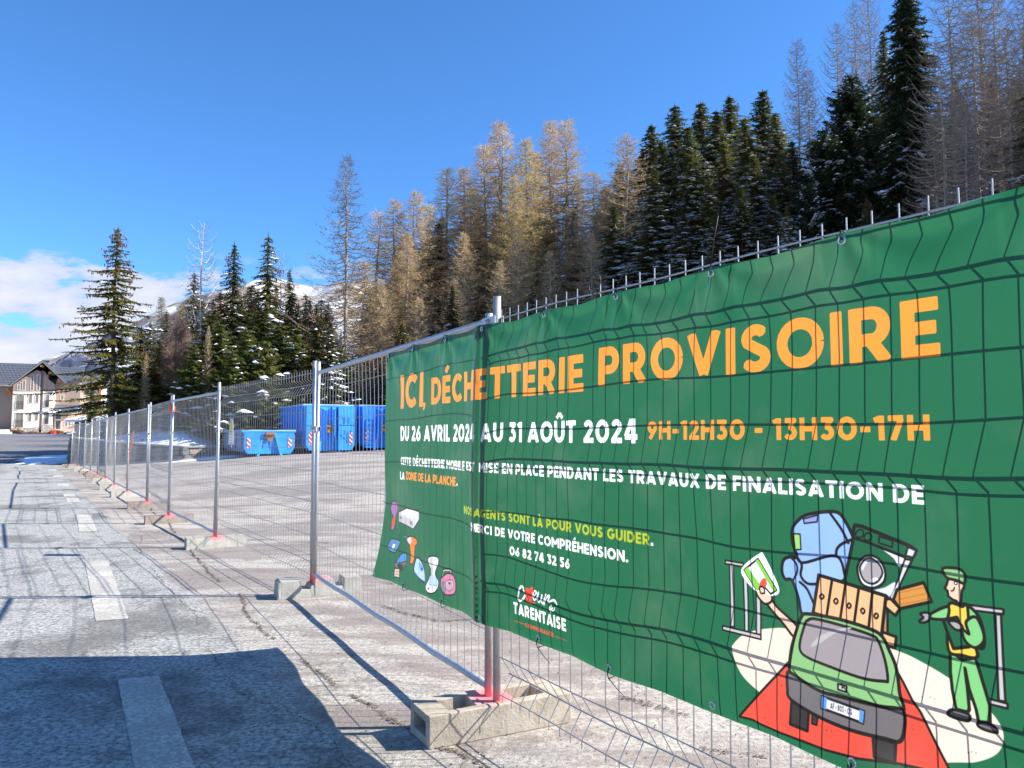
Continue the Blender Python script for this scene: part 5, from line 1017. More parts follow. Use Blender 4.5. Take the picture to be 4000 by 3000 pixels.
('spr_b', -7.92, 73.13, 13.62, 1.25, 'dark spruce deep in the forest behind the front trees', 'dark spruces deep in the forest'),
('snow_a', -6.54, 71.42, 13.99, 1.25, 'dark spruce deep in the forest behind the front trees', 'dark spruces deep in the forest'),
('snow_a', -3.34, 72.19, 14.2, 1.25, 'dark spruce deep in the forest behind the front trees', 'dark spruces deep in the forest'),
('spr_b', -0.87, 70.08, 12.63, 1.25, 'dark spruce deep in the forest behind the front trees', 'dark spruces deep in the forest'),
('dark', 0.08, 73.77, 13.57, 1.25, 'dark spruce deep in the forest behind the front trees', 'dark spruces deep in the forest'),
('spr_b', 3.59, 71.18, 10.38, 1.25, 'dark spruce deep in the forest behind the front trees', 'dark spruces deep in the forest'),
('spr_b', 5.99, 70.59, 7.84, 1.25, 'dark spruce deep in the forest behind the front trees', 'dark spruces deep in the forest'),
('dark', 8.56, 71.04, 9.4, 1.25, 'dark spruce deep in the forest behind the front trees', 'dark spruces deep in the forest'),
('spr_b', 10.43, 73.64, 10.01, 1.25, 'dark spruce deep in the forest behind the front trees', 'dark spruces deep in the forest'),
('spr_b', 12.87, 73.9, 10.79, 1.25, 'dark spruce deep in the forest behind the front trees', 'dark spruces deep in the forest'),
('snow_a', 14.87, 72.86, 11.14, 1.25, 'dark spruce deep in the forest behind the front trees', 'dark spruces deep in the forest'),
('snow_a', 17.54, 74.06, 10.97, 1.25, 'dark spruce deep in the forest behind the front trees', 'dark spruces deep in the forest'),
('dark', 21.26, 74.74, 11.95, 1.25, 'dark spruce deep in the forest behind the front trees', 'dark spruces deep in the forest'),
('spr_b', 21.25, 71.17, 9.91, 1.25, 'dark spruce deep in the forest behind the front trees', 'dark spruces deep in the forest'),
('dark', 25.15, 73.32, 9.23, 1.25, 'dark spruce deep in the forest behind the front trees', 'dark spruces deep in the forest'),
('snow_a', 24.91, 66.62, 7.13, 1.25, 'dark spruce deep in the forest behind the front trees', 'dark spruces deep in the forest'),
('spr_b', 25.67, 64.32, 4.51, 1.25, 'dark spruce deep in the forest behind the front trees', 'dark spruces deep in the forest'),
('snow_a', 27.03, 61.17, 6.69, 1.25, 'dark spruce deep in the forest behind the front trees', 'dark spruces deep in the forest'),
('dark', 29.32, 62.08, 4.67, 1.25, 'dark spruce deep in the forest behind the front trees', 'dark spruces deep in the forest'),
('dark', 30.94, 61.25, 6.85, 1.25, 'dark spruce deep in the forest behind the front trees', 'dark spruces deep in the forest'),
('dark', 34.95, 66.35, 8.7, 1.25, 'dark spruce deep in the forest behind the front trees', 'dark spruces deep in the forest'),
('spr_b', 36.45, 64.29, 8.23, 1.25, 'dark spruce deep in the forest behind the front trees', 'dark spruces deep in the forest'),
('dark', 38.62, 64.67, 7.73, 1.25, 'dark spruce deep in the forest behind the front trees', 'dark spruces deep in the forest'),
('spr_b', 40.35, 63.24, 8.77, 1.25, 'dark spruce deep in the forest behind the front trees', 'dark spruces deep in the forest'),
('spr_b', 44.62, 66.2, 7.38, 1.25, 'dark spruce deep in the forest behind the front trees', 'dark spruces deep in the forest'),
('spr_b', 45.61, 64.3, 7.67, 1.25, 'dark spruce deep in the forest behind the front trees', 'dark spruces deep in the forest'),
('spr_b', -14.66, 81.04, 11.15, 1.25, 'dark spruce deep in the forest behind the front trees', 'dark spruces deep in the forest'),
('spr_b', -11.1, 81.51, 12.28, 1.25, 'dark spruce deep in the forest behind the front trees', 'dark spruces deep in the forest'),
('snow_a', -8.51, 79.94, 14.39, 1.25, 'dark spruce deep in the forest behind the front trees', 'dark spruces deep in the forest'),
('spr_b', -4.8, 84.81, 13.75, 1.25, 'dark spruce deep in the forest behind the front trees', 'dark spruces deep in the forest'),
('spr_b', -1.8, 82.97, 14.11, 1.25, 'dark spruce deep in the forest behind the front trees', 'dark spruces deep in the forest'),
('snow_a', 0.85, 82.69, 14.58, 1.25, 'dark spruce deep in the forest behind the front trees', 'dark spruces deep in the forest'),
('snow_a', 3.84, 84.86, 12.29, 1.25, 'dark spruce deep in the forest behind the front trees', 'dark spruces deep in the forest'),
('dark', 7.83, 81.28, 8.17, 1.25, 'dark spruce deep in the forest behind the front trees', 'dark spruces deep in the forest'),
('snow_a', 10.11, 80.56, 6.89, 1.25, 'dark spruce deep in the forest behind the front trees', 'dark spruces deep in the forest'),
('spr_b', 12.29, 79.12, 8.41, 1.25, 'dark spruce deep in the forest behind the front trees', 'dark spruces deep in the forest'),
('dark', 16.09, 80.72, 12.54, 1.25, 'dark spruce deep in the forest behind the front trees', 'dark spruces deep in the forest'),
('dark', 20.47, 84.76, 14.25, 1.25, 'dark spruce deep in the forest behind the front trees', 'dark spruces deep in the forest'),
('spr_b', 23.72, 83.96, 14.78, 1.25, 'dark spruce deep in the forest behind the front trees', 'dark spruces deep in the forest'),
('snow_a', 25.19, 81.85, 13.83, 1.25, 'dark spruce deep in the forest behind the front trees', 'dark spruces deep in the forest'),
('spr_b', 27.7, 79.93, 8.15, 1.25, 'dark spruce deep in the forest behind the front trees', 'dark spruces deep in the forest'),
('dark', 30.02, 76.95, 5.47, 1.25, 'dark spruce deep in the forest behind the front trees', 'dark spruces deep in the forest'),
('spr_b', 29.91, 71.76, 6.23, 1.25, 'dark spruce deep in the forest behind the front trees', 'dark spruces deep in the forest'),
('spr_b', 35.38, 75.39, 6.63, 1.25, 'dark spruce deep in the forest behind the front trees', 'dark spruces deep in the forest'),
('dark', 37.84, 75.47, 5.3, 1.25, 'dark spruce deep in the forest behind the front trees', 'dark spruces deep in the forest'),
('dark', 39.46, 74.32, 6.39, 1.25, 'dark spruce deep in the forest behind the front trees', 'dark spruces deep in the forest'),
('snow_a', 43.84, 74.27, 9.47, 1.25, 'dark spruce deep in the forest behind the front trees', 'dark spruces deep in the forest'),
('snow_a', 46.69, 75.13, 6.15, 1.25, 'dark spruce deep in the forest behind the front trees', 'dark spruces deep in the forest'),
('dark', 50.64, 76.05, 8.23, 1.25, 'dark spruce deep in the forest behind the front trees', 'dark spruces deep in the forest'),
('spr_b', 52.02, 73.79, 5.95, 1.25, 'dark spruce deep in the forest behind the front trees', 'dark spruces deep in the forest'),
('spr_b', 34.54, 48.33, 11.84, 1.2, 'tree standing up the slope beyond the right edge of the thicket', 'trees up the slope east of the thicket'),
('spr_b', 25.27, 34.66, 11.82, 1.2, 'tree standing up the slope beyond the right edge of the thicket', 'trees up the slope east of the thicket'),
('grey_a', 39.86, 53.61, 11.95, 1.2, 'tree standing up the slope beyond the right edge of the thicket', 'trees up the slope east of the thicket'),
('grey_a', 25.96, 35.07, 13.32, 1.2, 'tree standing up the slope beyond the right edge of the thicket', 'trees up the slope east of the thicket'),
('grey_a', 22.41, 29.33, 11.93, 1.2, 'tree standing up the slope beyond the right edge of the thicket', 'trees up the slope east of the thicket'),
('dark', 36.19, 46.2, 10.11, 1.2, 'tree standing up the slope beyond the right edge of the thicket', 'trees up the slope east of the thicket'),
('snow_a', 24.36, 30.85, 12.45, 1.2, 'tree standing up the slope beyond the right edge of the thicket', 'trees up the slope east of the thicket'),
('spr_b', 37.48, 46.6, 10.42, 1.2, 'tree standing up the slope beyond the right edge of the thicket', 'trees up the slope east of the thicket'),
('grey_a', 24.98, 30.49, 12.35, 1.2, 'tree standing up the slope beyond the right edge of the thicket', 'trees up the slope east of the thicket'),
('grey_a', 24.17, 29.12, 11.02, 1.2, 'tree standing up the slope beyond the right edge of the thicket', 'trees up the slope east of the thicket'),
('snow_a', 45.22, 53.54, 10.25, 1.2, 'tree standing up the slope beyond the right edge of the thicket', 'trees up the slope east of the thicket'),
('snow_a', 41.09, 47.96, 8.24, 1.2, 'tree standing up the slope beyond the right edge of the thicket', 'trees up the slope east of the thicket'),
('lar_a', 32.15, 36.79, 11.02, 1.2, 'tree standing up the slope beyond the right edge of the thicket', 'trees up the slope east of the thicket'),
('grey_a', 48.35, 55.2, 10.35, 1.2, 'tree standing up the slope beyond the right edge of the thicket', 'trees up the slope east of the thicket'),
('dark', 38.73, 43.33, 10.53, 1.2, 'tree standing up the slope beyond the right edge of the thicket', 'trees up the slope east of the thicket'),
('dark', 38.12, 41.81, 10.13, 1.2, 'tree standing up the slope beyond the right edge of the thicket', 'trees up the slope east of the thicket'),
('grey_a', 37.24, 40.34, 9.3, 1.2, 'tree standing up the slope beyond the right edge of the thicket', 'trees up the slope east of the thicket'),
('spr_b', 51.99, 55.38, 8.89, 1.2, 'tree standing up the slope beyond the right edge of the thicket', 'trees up the slope east of the thicket'),
('lar_a', 38.21, 40.43, 9.3, 1.2, 'tree standing up the slope beyond the right edge of the thicket', 'trees up the slope east of the thicket'),
('spr_b', 30.22, 31.39, 7.93, 1.2, 'tree standing up the slope beyond the right edge of the thicket', 'trees up the slope east of the thicket'),
('spr_b', 36.08, 37.0, 10.07, 1.2, 'tree standing up the slope beyond the right edge of the thicket', 'trees up the slope east of the thicket'),
('dark', 36.47, 36.81, 8.97, 1.2, 'tree standing up the slope beyond the right edge of the thicket', 'trees up the slope east of the thicket'),
('spr_b', 55.51, 55.82, 5.36, 1.2, 'tree standing up the slope beyond the right edge of the thicket', 'trees up the slope east of the thicket'),
('spr_b', 42.8, 42.59, 7.09, 1.2, 'tree standing up the slope beyond the right edge of the thicket', 'trees up the slope east of the thicket'),
('lar_a', 43.45, 42.07, 7.39, 1.2, 'tree standing up the slope beyond the right edge of the thicket', 'trees up the slope east of the thicket'),
('grey_a', 36.74, 35.58, 9.03, 1.2, 'tree standing up the slope beyond the right edge of the thicket', 'trees up the slope east of the thicket'),
('spr_b', 35.7, 34.16, 6.59, 1.2, 'tree standing up the slope beyond the right edge of the thicket', 'trees up the slope east of the thicket'),
('lar_a', 42.68, 40.0, 7.48, 1.2, 'tree standing up the slope beyond the right edge of the thicket', 'trees up the slope east of the thicket'),
('dark', 45.41, 41.86, 8.05, 1.2, 'tree standing up the slope beyond the right edge of the thicket', 'trees up the slope east of the thicket'),
('spr_b', 32.25, 29.5, 8.08, 1.2, 'tree standing up the slope beyond the right edge of the thicket', 'trees up the slope east of the thicket'),
('snow_a', 44.38, 40.44, 5.78, 1.2, 'tree standing up the slope beyond the right edge of the thicket', 'trees up the slope east of the thicket'),
('snow_a', 33.51, 29.93, 8.45, 1.2, 'tree standing up the slope beyond the right edge of the thicket', 'trees up the slope east of the thicket'),
('spr_b', 34.64, 30.75, 6.74, 1.2, 'tree standing up the slope beyond the right edge of the thicket', 'trees up the slope east of the thicket'),
('snow_a', 39.62, 34.47, 5.96, 1.2, 'tree standing up the slope beyond the right edge of the thicket', 'trees up the slope east of the thicket'),
('spr_b', -8.57, 49.44, 5.71, 1.3, 'half-grown spruce, first rightwards among those just above the banner', 'half-grown spruces at the forest edge'),
('spr_b', -6.95, 48.15, 7.84, 1.3, 'half-grown spruce, second rightwards among those just above the banner', 'half-grown spruces at the forest edge'),
('snow_b', -5.54, 53.47, 6.37, 1.3, 'half-grown spruce, third rightwards among those just above the banner', 'half-grown spruces at the forest edge'),
('dark', -3.91, 50.17, 8.29, 1.3, 'half-grown spruce, fourth rightwards among those just above the banner', 'half-grown spruces at the forest edge'),
('spr_b', -2.22, 49.44, 6.74, 1.3, 'half-grown spruce, fifth rightwards among those just above the banner', 'half-grown spruces at the forest edge'),
('spr_b', -0.15, 50.58, 6.06, 1.3, 'half-grown spruce, sixth rightwards among those just above the banner', 'half-grown spruces at the forest edge'),
('snow_a', 1.38, 50.72, 6.62, 1.3, 'half-grown spruce, seventh rightwards among those just above the banner', 'half-grown spruces at the forest edge'),
('snow_b', 2.72, 51.29, 5.45, 1.3, 'half-grown spruce, eighth rightwards among those just above the banner', 'half-grown spruces at the forest edge'),
('dark', 5.36, 52.3, 6.61, 1.3, 'half-grown spruce, ninth rightwards among those just above the banner', 'half-grown spruces at the forest edge'),
('spr_b', 6.13, 50.83, 5.33, 1.3, 'half-grown spruce, tenth rightwards among those just above the banner', 'half-grown spruces at the forest edge'),
('dark', 8.5, 52.69, 6.18, 1.3, 'half-grown spruce, eleventh rightwards among those just above the banner', 'half-grown spruces at the forest edge'),
('snow_a', 10.04, 51.84, 3.61, 1.3, 'half-grown spruce, twelfth rightwards among those just above the banner', 'half-grown spruces at the forest edge'),
('snow_a', 11.35, 51.05, 4.85, 1.3, 'half-grown spruce, thirteenth rightwards among those just above the banner', 'half-grown spruces at the forest edge'),
('snow_a', 12.67, 49.88, 5.42, 1.3, 'half-grown spruce, fourteenth rightwards among those just above the banner', 'half-grown spruces at the forest edge'),
('spr_b', 15.76, 53.14, 4.85, 1.3, 'half-grown spruce, fifteenth rightwards among those just above the banner', 'half-grown spruces at the forest edge'),
('dark', 16.4, 50.15, 4.67, 1.3, 'half-grown spruce, sixteenth rightwards among those just above the banner', 'half-grown spruces at the forest edge'),
('snow_b', 15.49, 42.8, 6.1, 1.3, 'half-grown spruce, seventeenth rightwards among those just above the banner', 'half-grown spruces at the forest edge'),
('spr_b', 18.86, 47.35, 2.62, 1.3, 'half-grown spruce, eighteenth rightwards among those just above the banner', 'half-grown spruces at the forest edge'),
('snow_b', 18.94, 44.9, 3.53, 1.3, 'half-grown spruce, nineteenth rightwards among those just above the banner', 'half-grown spruces at the forest edge'),
('spr_b', 20.51, 43.88, 4.76, 1.3, 'half-grown spruce, twentieth rightwards among those just above the banner', 'half-grown spruces at the forest edge'),
('snow_a', 22.84, 46.18, 2.1, 1.3, 'half-grown spruce, twenty-first rightwards among those just above the banner', 'half-grown spruces at the forest edge'),
('lar_d', -8.9, 52, 10.45, 1.2, 'low twiggy larch first of those in front of the larch belt', 'low larches before the belt'),
('lar_d', -6.01, 50, 8.12, 1.2, 'low twiggy larch second of those in front of the larch belt', 'low larches before the belt'),
('lar_d', -3.92, 52, 8.44, 1.2, 'low twiggy larch third of those in front of the larch belt', 'low larches before the belt'),
('lar_d', -0.78, 50, 8.7, 1.2, 'low twiggy larch fourth of those in front of the larch belt', 'low larches before the belt'),
('lar_d', 2.51, 50, 8.32, 1.2, 'low twiggy larch fifth of those in front of the larch belt', 'low larches before the belt'),
('lar_d', 5.21, 50, 8.42, 1.2, 'low twiggy larch sixth of those in front of the larch belt', 'low larches before the belt'),
('lar_d', 0.45, 54, 10.96, 1.2, 'low twiggy larch seventh of those in front of the larch belt', 'low larches before the belt'),
('lar_d', -3.55, 56, 11.91, 1.2, 'low twiggy larch eighth of those in front of the larch belt', 'low larches before the belt'),
('lar_d', -8.24, 56, 12.04, 1.2, 'low twiggy larch ninth of those in front of the larch belt', 'low larches before the belt'),
('spr_a', -29.24, 62, 10.69, 1.5, 'spruce in the back row of the left group, first from its left end', 'back row of the left tree group'),
('spr_b', -27.07, 60, 11.34, 1.5, 'spruce in the back row of the left group, second from its left end', 'back row of the left tree group'),
('dark', -27.07, 63, 12.36, 1.5, 'spruce in the back row of the left group, third from its left end', 'back row of the left tree group'),
('spr_a', -25.89, 64, 12.91, 1.5, 'spruce in the back row of the left group, fourth from its left end', 'back row of the left tree group'),
('spr_b', -23.6, 62, 11.78, 1.5, 'spruce in the back row of the left group, fifth from its left end', 'back row of the left tree group'),
('dark', -23.34, 66, 11.78, 1.5, 'spruce in the back row of the left group, sixth from its left end', 'back row of the left tree group'),
('spr_a', -20.96, 63, 11.52, 1.5, 'spruce in the back row of the left group, seventh from its left end', 'back row of the left tree group'),
('spr_b', -20.3, 66, 12.11, 1.5, 'spruce in the back row of the left group, eighth from its left end', 'back row of the left tree group'),
('dark', -17.74, 62, 10.05, 1.5, 'spruce in the back row of the left group, ninth from its left end', 'back row of the left tree group'),
('spr_a', -16.89, 64, 9.39, 1.5, 'spruce in the back row of the left group, tenth from its left end', 'back row of the left tree group'),
('spr_b', -14.88, 62, 7.75, 1.5, 'spruce in the back row of the left group, eleventh from its left end', 'back row of the left tree group'),
('spr_a', -48.49, 96, 10.51, 1.2, 'small spruce by the village house', ''),
('spr_b', -37.15, 80, 10.88, 1.4, 'spruce standing far behind the stone wall', ''),
('spr_a', -65.42, 120, 10.33, 1.3, 'distant spruce beside the cream house', ''),
('spr_b', -32.14, 75, 11.95, 1.4, 'spruce behind the rusty bushes', ''),
('dark', -28.42, 56, 9.56, 0.6, 'thin dark spruce trunk right of the cone-laden spruce', '')]
# ------------------------------------------------------------------ chalet and village buildings
K = .01173; GX = lambda x: (x*.14-1106)*140/1671; GZ = lambda y: (1340-y)*K+2.45
M['render_cream'] = simple('cream_render', (.86, .73, .59), .9, 0, .05, 1.5, spec=.2); M['render_brown'] = simple('brown_render', (.36, .27, .22), .9, 0, .06, 1.5, spec=.2)
M['render_peach'] = simple('peach_render', (.56, .40, .29), .9, 0, .06, 1.5, spec=.2); M['wood_orange'] = simple('larch_beam', (.42, .17, .06), .7, 0, .2, 3)
M['roof'] = simple('slate_blue_roof_sheet', (.085, .095, .12), .5, 0, .15, 2); M['roof_edge'] = simple('grey_verge', (.20, .205, .19), .6, 0, .1, 2); M['white_trim'] = simple('white_trim', (.72, .69, .64), .7)
t = NT('window_glass'); M['glass'] = t.done((.03, .04, .05), .06, 0, spec=.8); M['curtain'] = simple('curtained_glass', (.26, .27, .22), .3); M['frame_brown'] = simple('window_reveal', (.28, .17, .11), .7)
t = NT('rubble_plinth'); vz = t.n('ShaderNodeTexVoronoi', {'Vector': t.coord(), 'Scale': 2.4}); M['plinth'] = t.done(t.mix(t.map(vz.outputs['Distance'], .2, .5), t.mix(.3, (.50, .44, .36), vz.outputs['Color']), (.30, .26, .21)), .9)
def prism_at(m, pts, d0, d1, mi=0): m.prism([(GX(x), GZ(y)) for x, y in pts[::-1]], 140+d0, 140+d1, mi)
ch = empty('chalet', (GX(480), 142, 2.0)); tag(ch, 'cream and brown chalet with slate-blue roof and gabled bay at the road end', 'chalet')
def part(name, m, mat, parent=ch, smooth=False):
    o = m.build(name, mat, None, smooth); o.parent = parent; o.matrix_parent_inverse = Matrix.Translation(-Vector(parent.location)) if parent.type == 'EMPTY' else Matrix(); return o
def rect(x0, y0, x1, y1): return [(x0, y0), (x1, y0), (x1, y1), (x0, y1)]
m = MB(); prism_at(m, rect(-330, 620, 790, 1345), 3.0, 12); prism_at(m, rect(790, 540, 1160, 1345), 3.0, 12); part('main_wall', m, M['render_brown'])
m = MB(); prism_at(m, [(180, 716), (580, 708), (580, 1262), (180, 1285)], 0, 3.02); prism_at(m, [(622, 704), (778, 700), (778, 1222), (622, 1240)], 0, 3.02); part('cream_wall', m, M['render_cream'])
m = MB(); prism_at(m, [(180, 612), (250, 560), (340, 490), (430, 425), (520, 372), (580, 400), (580, 707), (180, 715)], .03, 3.02); prism_at(m, [(622, 400), (680, 440), (680, 500), (778, 580), (778, 699), (622, 703)], .03, 3.02)
prism_at(m, [(580, 380), (622, 380), (622, 1300), (580, 1300)], .5, 3.0); part('gable_wall', m, M['render_brown'])
m = MB(); prism_at(m, [(176, 1286), (580, 1263), (580, 1345), (176, 1345)], -.05, 3.0); prism_at(m, [(620, 1241), (782, 1223), (782, 1345), (620, 1345)], -.05, 3.0); part('stone_plinth', m, M['plinth'])
m = MB()
def rf(p): return (GX(p[0]), 140+p[2], GZ(p[1]))
m.slab([rf((-340, 608, 1.2)), rf((790, 608, 1.2)), rf((790, 232, 7)), rf((-340, 232, 7))], .18)
m.slab([rf((640, 520, 2.2)), rf((1190, 520, 2.2)), rf((1190, 268, 7)), rf((640, 268, 7))], .18)
m.slab([rf((612, 238, -1.0)), rf((612, 238, 7.5)), rf((150, 622, 7.5)), rf((150, 622, -1.0))], -.16)
m.slab([rf((612, 238, 7.5)), rf((612, 238, -1.0)), rf((968, 560, -1.0)), rf((968, 560, 7.5))], -.16)
rfo = part('roof', m, M['roof'])
m = MB()
for (xa, ya), (xb, yb) in (((612, 246), (150, 630)), ((612, 246), (968, 568))):
    m.add([rf((xa, ya-12, -1.08)), rf((xb, yb-12, -1.08)), rf((xb, yb+14, -1.08)), rf((xa, ya+16, -1.08)), rf((xa, ya-12, -1.01)), rf((xb, yb-12, -1.01)), rf((xb, yb+14, -1.01)), rf((xa, ya+16, -1.01))], [(0, 1, 2, 3), (7, 6, 5, 4), (0, 4, 5, 1), (3, 2, 6, 7)])
prism_at(m, rect(-340, 598, 158, 616), 1.0, 1.2); part('verge_board', m, M['roof_edge'])
m = MB(); rr_ = random.Random(4)
for row, y in enumerate(range(272, 600, 41)):
    for x in range(-330, 600, 55):
        xx = x+(row % 2)*27; lim = 612-(y-238)*1.2
        if xx < lim-30:
            dd_ = 7-5.8*(y-232)/(608-232); m.box(GX(xx), GX(xx)+.26, 140+dd_-.22, 140+dd_-.12, GZ(y)-.02, GZ(y)+.13)
for row, y in enumerate(range(294, 520, 41)):
    for x in range(690, 1180, 55):
        xx = x+(row % 2)*27; dd_ = 7-4.8*(y-268)/(520-268)
        if xx > 612+(y-238)*1.1+30: m.box(GX(xx), GX(xx)+.26, 140+dd_-.22, 140+dd_-.12, GZ(y)-.02, GZ(y)+.13)
o = m.build('snow_guards', M['roof_edge']); o.parent = rfo; o['kind'] = 'stuff'; o.matrix_parent_inverse = Matrix()
m = MB(); prism_at(m, rect(532, 195, 620, 236), 6, 7.5); prism_at(m, rect(515, 170, 640, 184), 5.7, 7.8); prism_at(m, rect(545, 184, 605, 195), 6.2, 7.3); o = m.build('chimney', M['roof_edge']); o.parent = rfo
m = MB(); prism_at(m, rect(676, 225, 706, 292), 6, 6.6); prism_at(m, rect(660, 212, 722, 224), 5.8, 6.8); o = m.build('chimney', M['roof_edge']); o.parent = rfo
m = MB()
for x, y in ((600, 312), (730, 415), (860, 520)): prism_at(m, rect(x-25, y-15, x+20, y+15), -.9, 3)
part('roof_beam', m, M['wood_orange'])
m = MB(); m.slab([rf((45, 640, 1.3)), rf((85, 640, 1.3)), rf((165, 790, 2.9)), rf((120, 795, 2.9))], .25); part('bracket', m, M['wood_orange'])
def window(x0, y0, x1, y1, rail=False, dep=-.004, parent=ch, split=1, gl='curtain'):
    fm = MB(); X0, X1, Z0_, Z1_ = GX(x0), GX(x1), GZ(y1), GZ(y0); yy = 140+dep; tt = .09
    fm.box(X0-tt, X0, yy-.05, yy, Z0_-tt, Z1_+tt).box(X1, X1+tt, yy-.05, yy, Z0_-tt, Z1_+tt).box(X0, X1, yy-.05, yy, Z1_, Z1_+tt).box(X0, X1, yy-.06, yy, Z0_-tt, Z0_)
    fr = part('window', fm, M['white_trim'], parent)
    pm = MB(); pm.box(X0, X1, yy-.012, yy-.002, Z0_, Z1_); p_ = pm.build('pane', M[gl]); p_.parent = fr
    rm = MB(); rm.box(X1-(X1-X0)*.22, X1, yy-.04, yy-.013, Z0_, Z1_)
    for k in range(1, split+1): rm.box(X0+(X1-X0)*.78*k/(split+1)-.03, X0+(X1-X0)*.78*k/(split+1)+.03, yy-.03, yy-.013, Z0_, Z1_)
    q_ = rm.build('mullion', M['frame_brown']); q_.parent = fr
    if rail:
        bm_ = MB(); zt = Z0_+(Z1_-Z0_)*.52; bm_.box(X0-.1, X1+.1, yy-.16, yy-.12, zt, zt+.05).box(X0-.1, X1+.1, yy-.16, yy-.12, Z0_, Z0_+.05)
        for k in range(9): xk = X0-.08+(X1-X0+.16)*k/8; bm_.box(xk-.012, xk+.012, yy-.15, yy-.13, Z0_+.05, zt)
        b_ = bm_.build('railing', M['black']); b_.parent = fr
for a_ in ((232, 772, 345, 983, True, 2), (232, 1055, 347, 1262, True, 2), (668, 750, 720, 943, True, 1), (670, 1018, 722, 1208, True, 1)): window(*a_[:5], split=a_[5])
for a_ in ((418, 762, 463, 888), (518, 760, 558, 882), (420, 1042, 466, 1168), (518, 1035, 560, 1158)): window(*a_)
for a_ in ((438, 455, 472, 690), (530, 450, 566, 686), (245, 615, 280, 690), (284, 582, 315, 690), (320, 545, 352, 690)): window(*a_, dep=.026)
window(860, 745, 905, 820, dep=2.996)
m = MB(); prism_at(m, rect(792, 1036, 1098, 1340), 1.0, 2.99); prism_at(m, rect(1098, 1020, 1160, 1340), 1.2, 2.99); part('entry_wall', m, M['render_peach'])
m = MB(); m.slab([rf((752, 1000, -.4)), rf((1150, 990, -.4)), rf((1150, 905, 2.9)), rf((790, 895, 2.9))], .12); prism_at(m, rect(752, 990, 1150, 1034), -.4, -.2); part('porch_roof', m, M['roof'])
window(812, 1052, 900, 1135, dep=.995, split=2, gl='glass'); window(822, 1150, 898, 1290, dep=.995, split=2, gl='glass'); window(962, 1135, 998, 1240, dep=.995); window(1018, 1130, 1046, 1232, dep=.995)
m = MB(); m.tube([(GX(30), 139, GZ(1215)), (GX(340), 137, GZ(1385))], .04, 5).tube([(GX(155), 139, GZ(1205)), (GX(320), 138, GZ(1300))], .04, 5)
for x, y in ((30, 1215), (155, 1290), (240, 1340)): m.tube([(GX(x), 138, GZ(y)), (GX(x), 138, GZ(y+110))], .04, 5)
part('handrail', m, M['black'])
m = MB(); m.box(GX(-330), GX(160), 136.5, 142, 1.9, GZ(1300)); m.box(GX(160), GX(230), 137, 141, 1.8, GZ(1335)).box(GX(230), GX(300), 137, 141, 1.8, GZ(1365)); part('steps', m, M['white_trim'])
# second house behind the spruce
ch.rotation_euler.z = R(24); ch.scale.x = .90; ch.location.x -= .65
h2 = empty('house', (GX(1380), 152, 2.2)); tag(h2, 'cream house with orange timber pillar half hidden behind the cone-laden spruce', 'house')
SC = 152/140
def prism2(m, pts, d0, d1): m.prism([(GX(x)*SC, CAM_Z+(GZ(y)-CAM_Z)*SC) for x, y in pts[::-1]], 152+d0, 152+d1)
m = MB(); prism2(m, [(1165, 560), (1380, 470), (1595, 560), (1595, 1345), (1165, 1345)], 0, 9); part('wall', m, M['render_cream'], h2)
m = MB(); prism2(m, rect(1548, 600, 1592, 1340), -.3, -.01); part('timber_pillar', m, M['wood_orange'], h2)
m = MB(); rz = lambda y: CAM_Z+(GZ(y)-CAM_Z)*SC
m.slab([(GX(1380)*SC, 150.8, rz(440)), (GX(1380)*SC, 162, rz(440)), (GX(1120)*SC, 162, rz(575)), (GX(1120)*SC, 150.8, rz(575))], -.2); m.slab([(GX(1380)*SC, 162, rz(440)), (GX(1380)*SC, 150.8, rz(440)), (GX(1650)*SC, 150.8, rz(575)), (GX(1650)*SC, 162, rz(575))], -.2); part('roof', m, M['roof'], h2)
for x0, y0, x1, y1 in ((1370, 690, 1420, 760), (1450, 720, 1500, 800), (1200, 900, 1250, 1000), (1330, 930, 1390, 1040), (1440, 1040, 1500, 1120), (1200, 1080, 1260, 1180)):
    fm = MB(); prism2(fm, rect(x0-7, y0-7, x1+7, y1+7), -.05, -.01); f_ = part('window', fm, M['frame_brown'], h2); pm = MB(); prism2(pm, rect(x0, y0, x1, y1), -.07, -.052); p_ = pm.build('pane', M['glass']); p_.parent = f_
h2.rotation_euler.z = R(22)
# low snow-roofed shed right of it
sh = empty('shed', (GX(1720)*.93, 130, 2)); tag(sh, 'low shed with a snow covered roof behind the spruce trunk', 'shed')
m = MB(); m.box(-6.0, 9, 0, 6, -.3, 2.6); o = m.build('wall', M['render_brown'], sh); m = MB(); m.slab([(-7, -1, 2.5), (10, -1, 2.5), (10, 7, 3.6), (-7, 7, 3.6)], .4); m.build('roof', M['snow'], sh)
# hedge of rusty shrubs, kerb strip, red bin
vs_ = []; hr = np.random.default_rng(5); n = 5200; hx_ = hr.uniform(GX(320), GX(1090), n); hz_ = hr.uniform(0, 1, n)**.8*(.55+.35*noise2(hx_*.8, 1, 4)); hy_ = 137.5+hr.uniform(-.5, .5, n)
c_ = np.stack([hx_, hy_, 2.05+hz_], -1); T3 = c_[:, None, :]+hr.normal(0, .09, (n, 3, 3)); tag(obj('shrubs', tris_mesh('shrubs', [(T3, 0)], [M['rust_leaf']])), 'low rust-brown shrubs along the foot of the chalet', None, None, 'stuff')
m = MB(); m.box(-93, -68, 133.5, 134.2, 1.7, 2.12); tag(m.build('kerb', M['snow']), kind='structure')
m = MB(); m.add([(-.35, -.35, 0), (.35, -.35, 0), (.35, .35, 0), (-.35, .35, 0), (-.3, -.3, .75), (.3, -.3, .6), (.3, .3, .6), (-.3, .3, .75)], [(0, 3, 2, 1), (4, 5, 6, 7), (0, 1, 5, 4), (1, 2, 6, 5), (2, 3, 7, 6), (3, 0, 4, 7)])
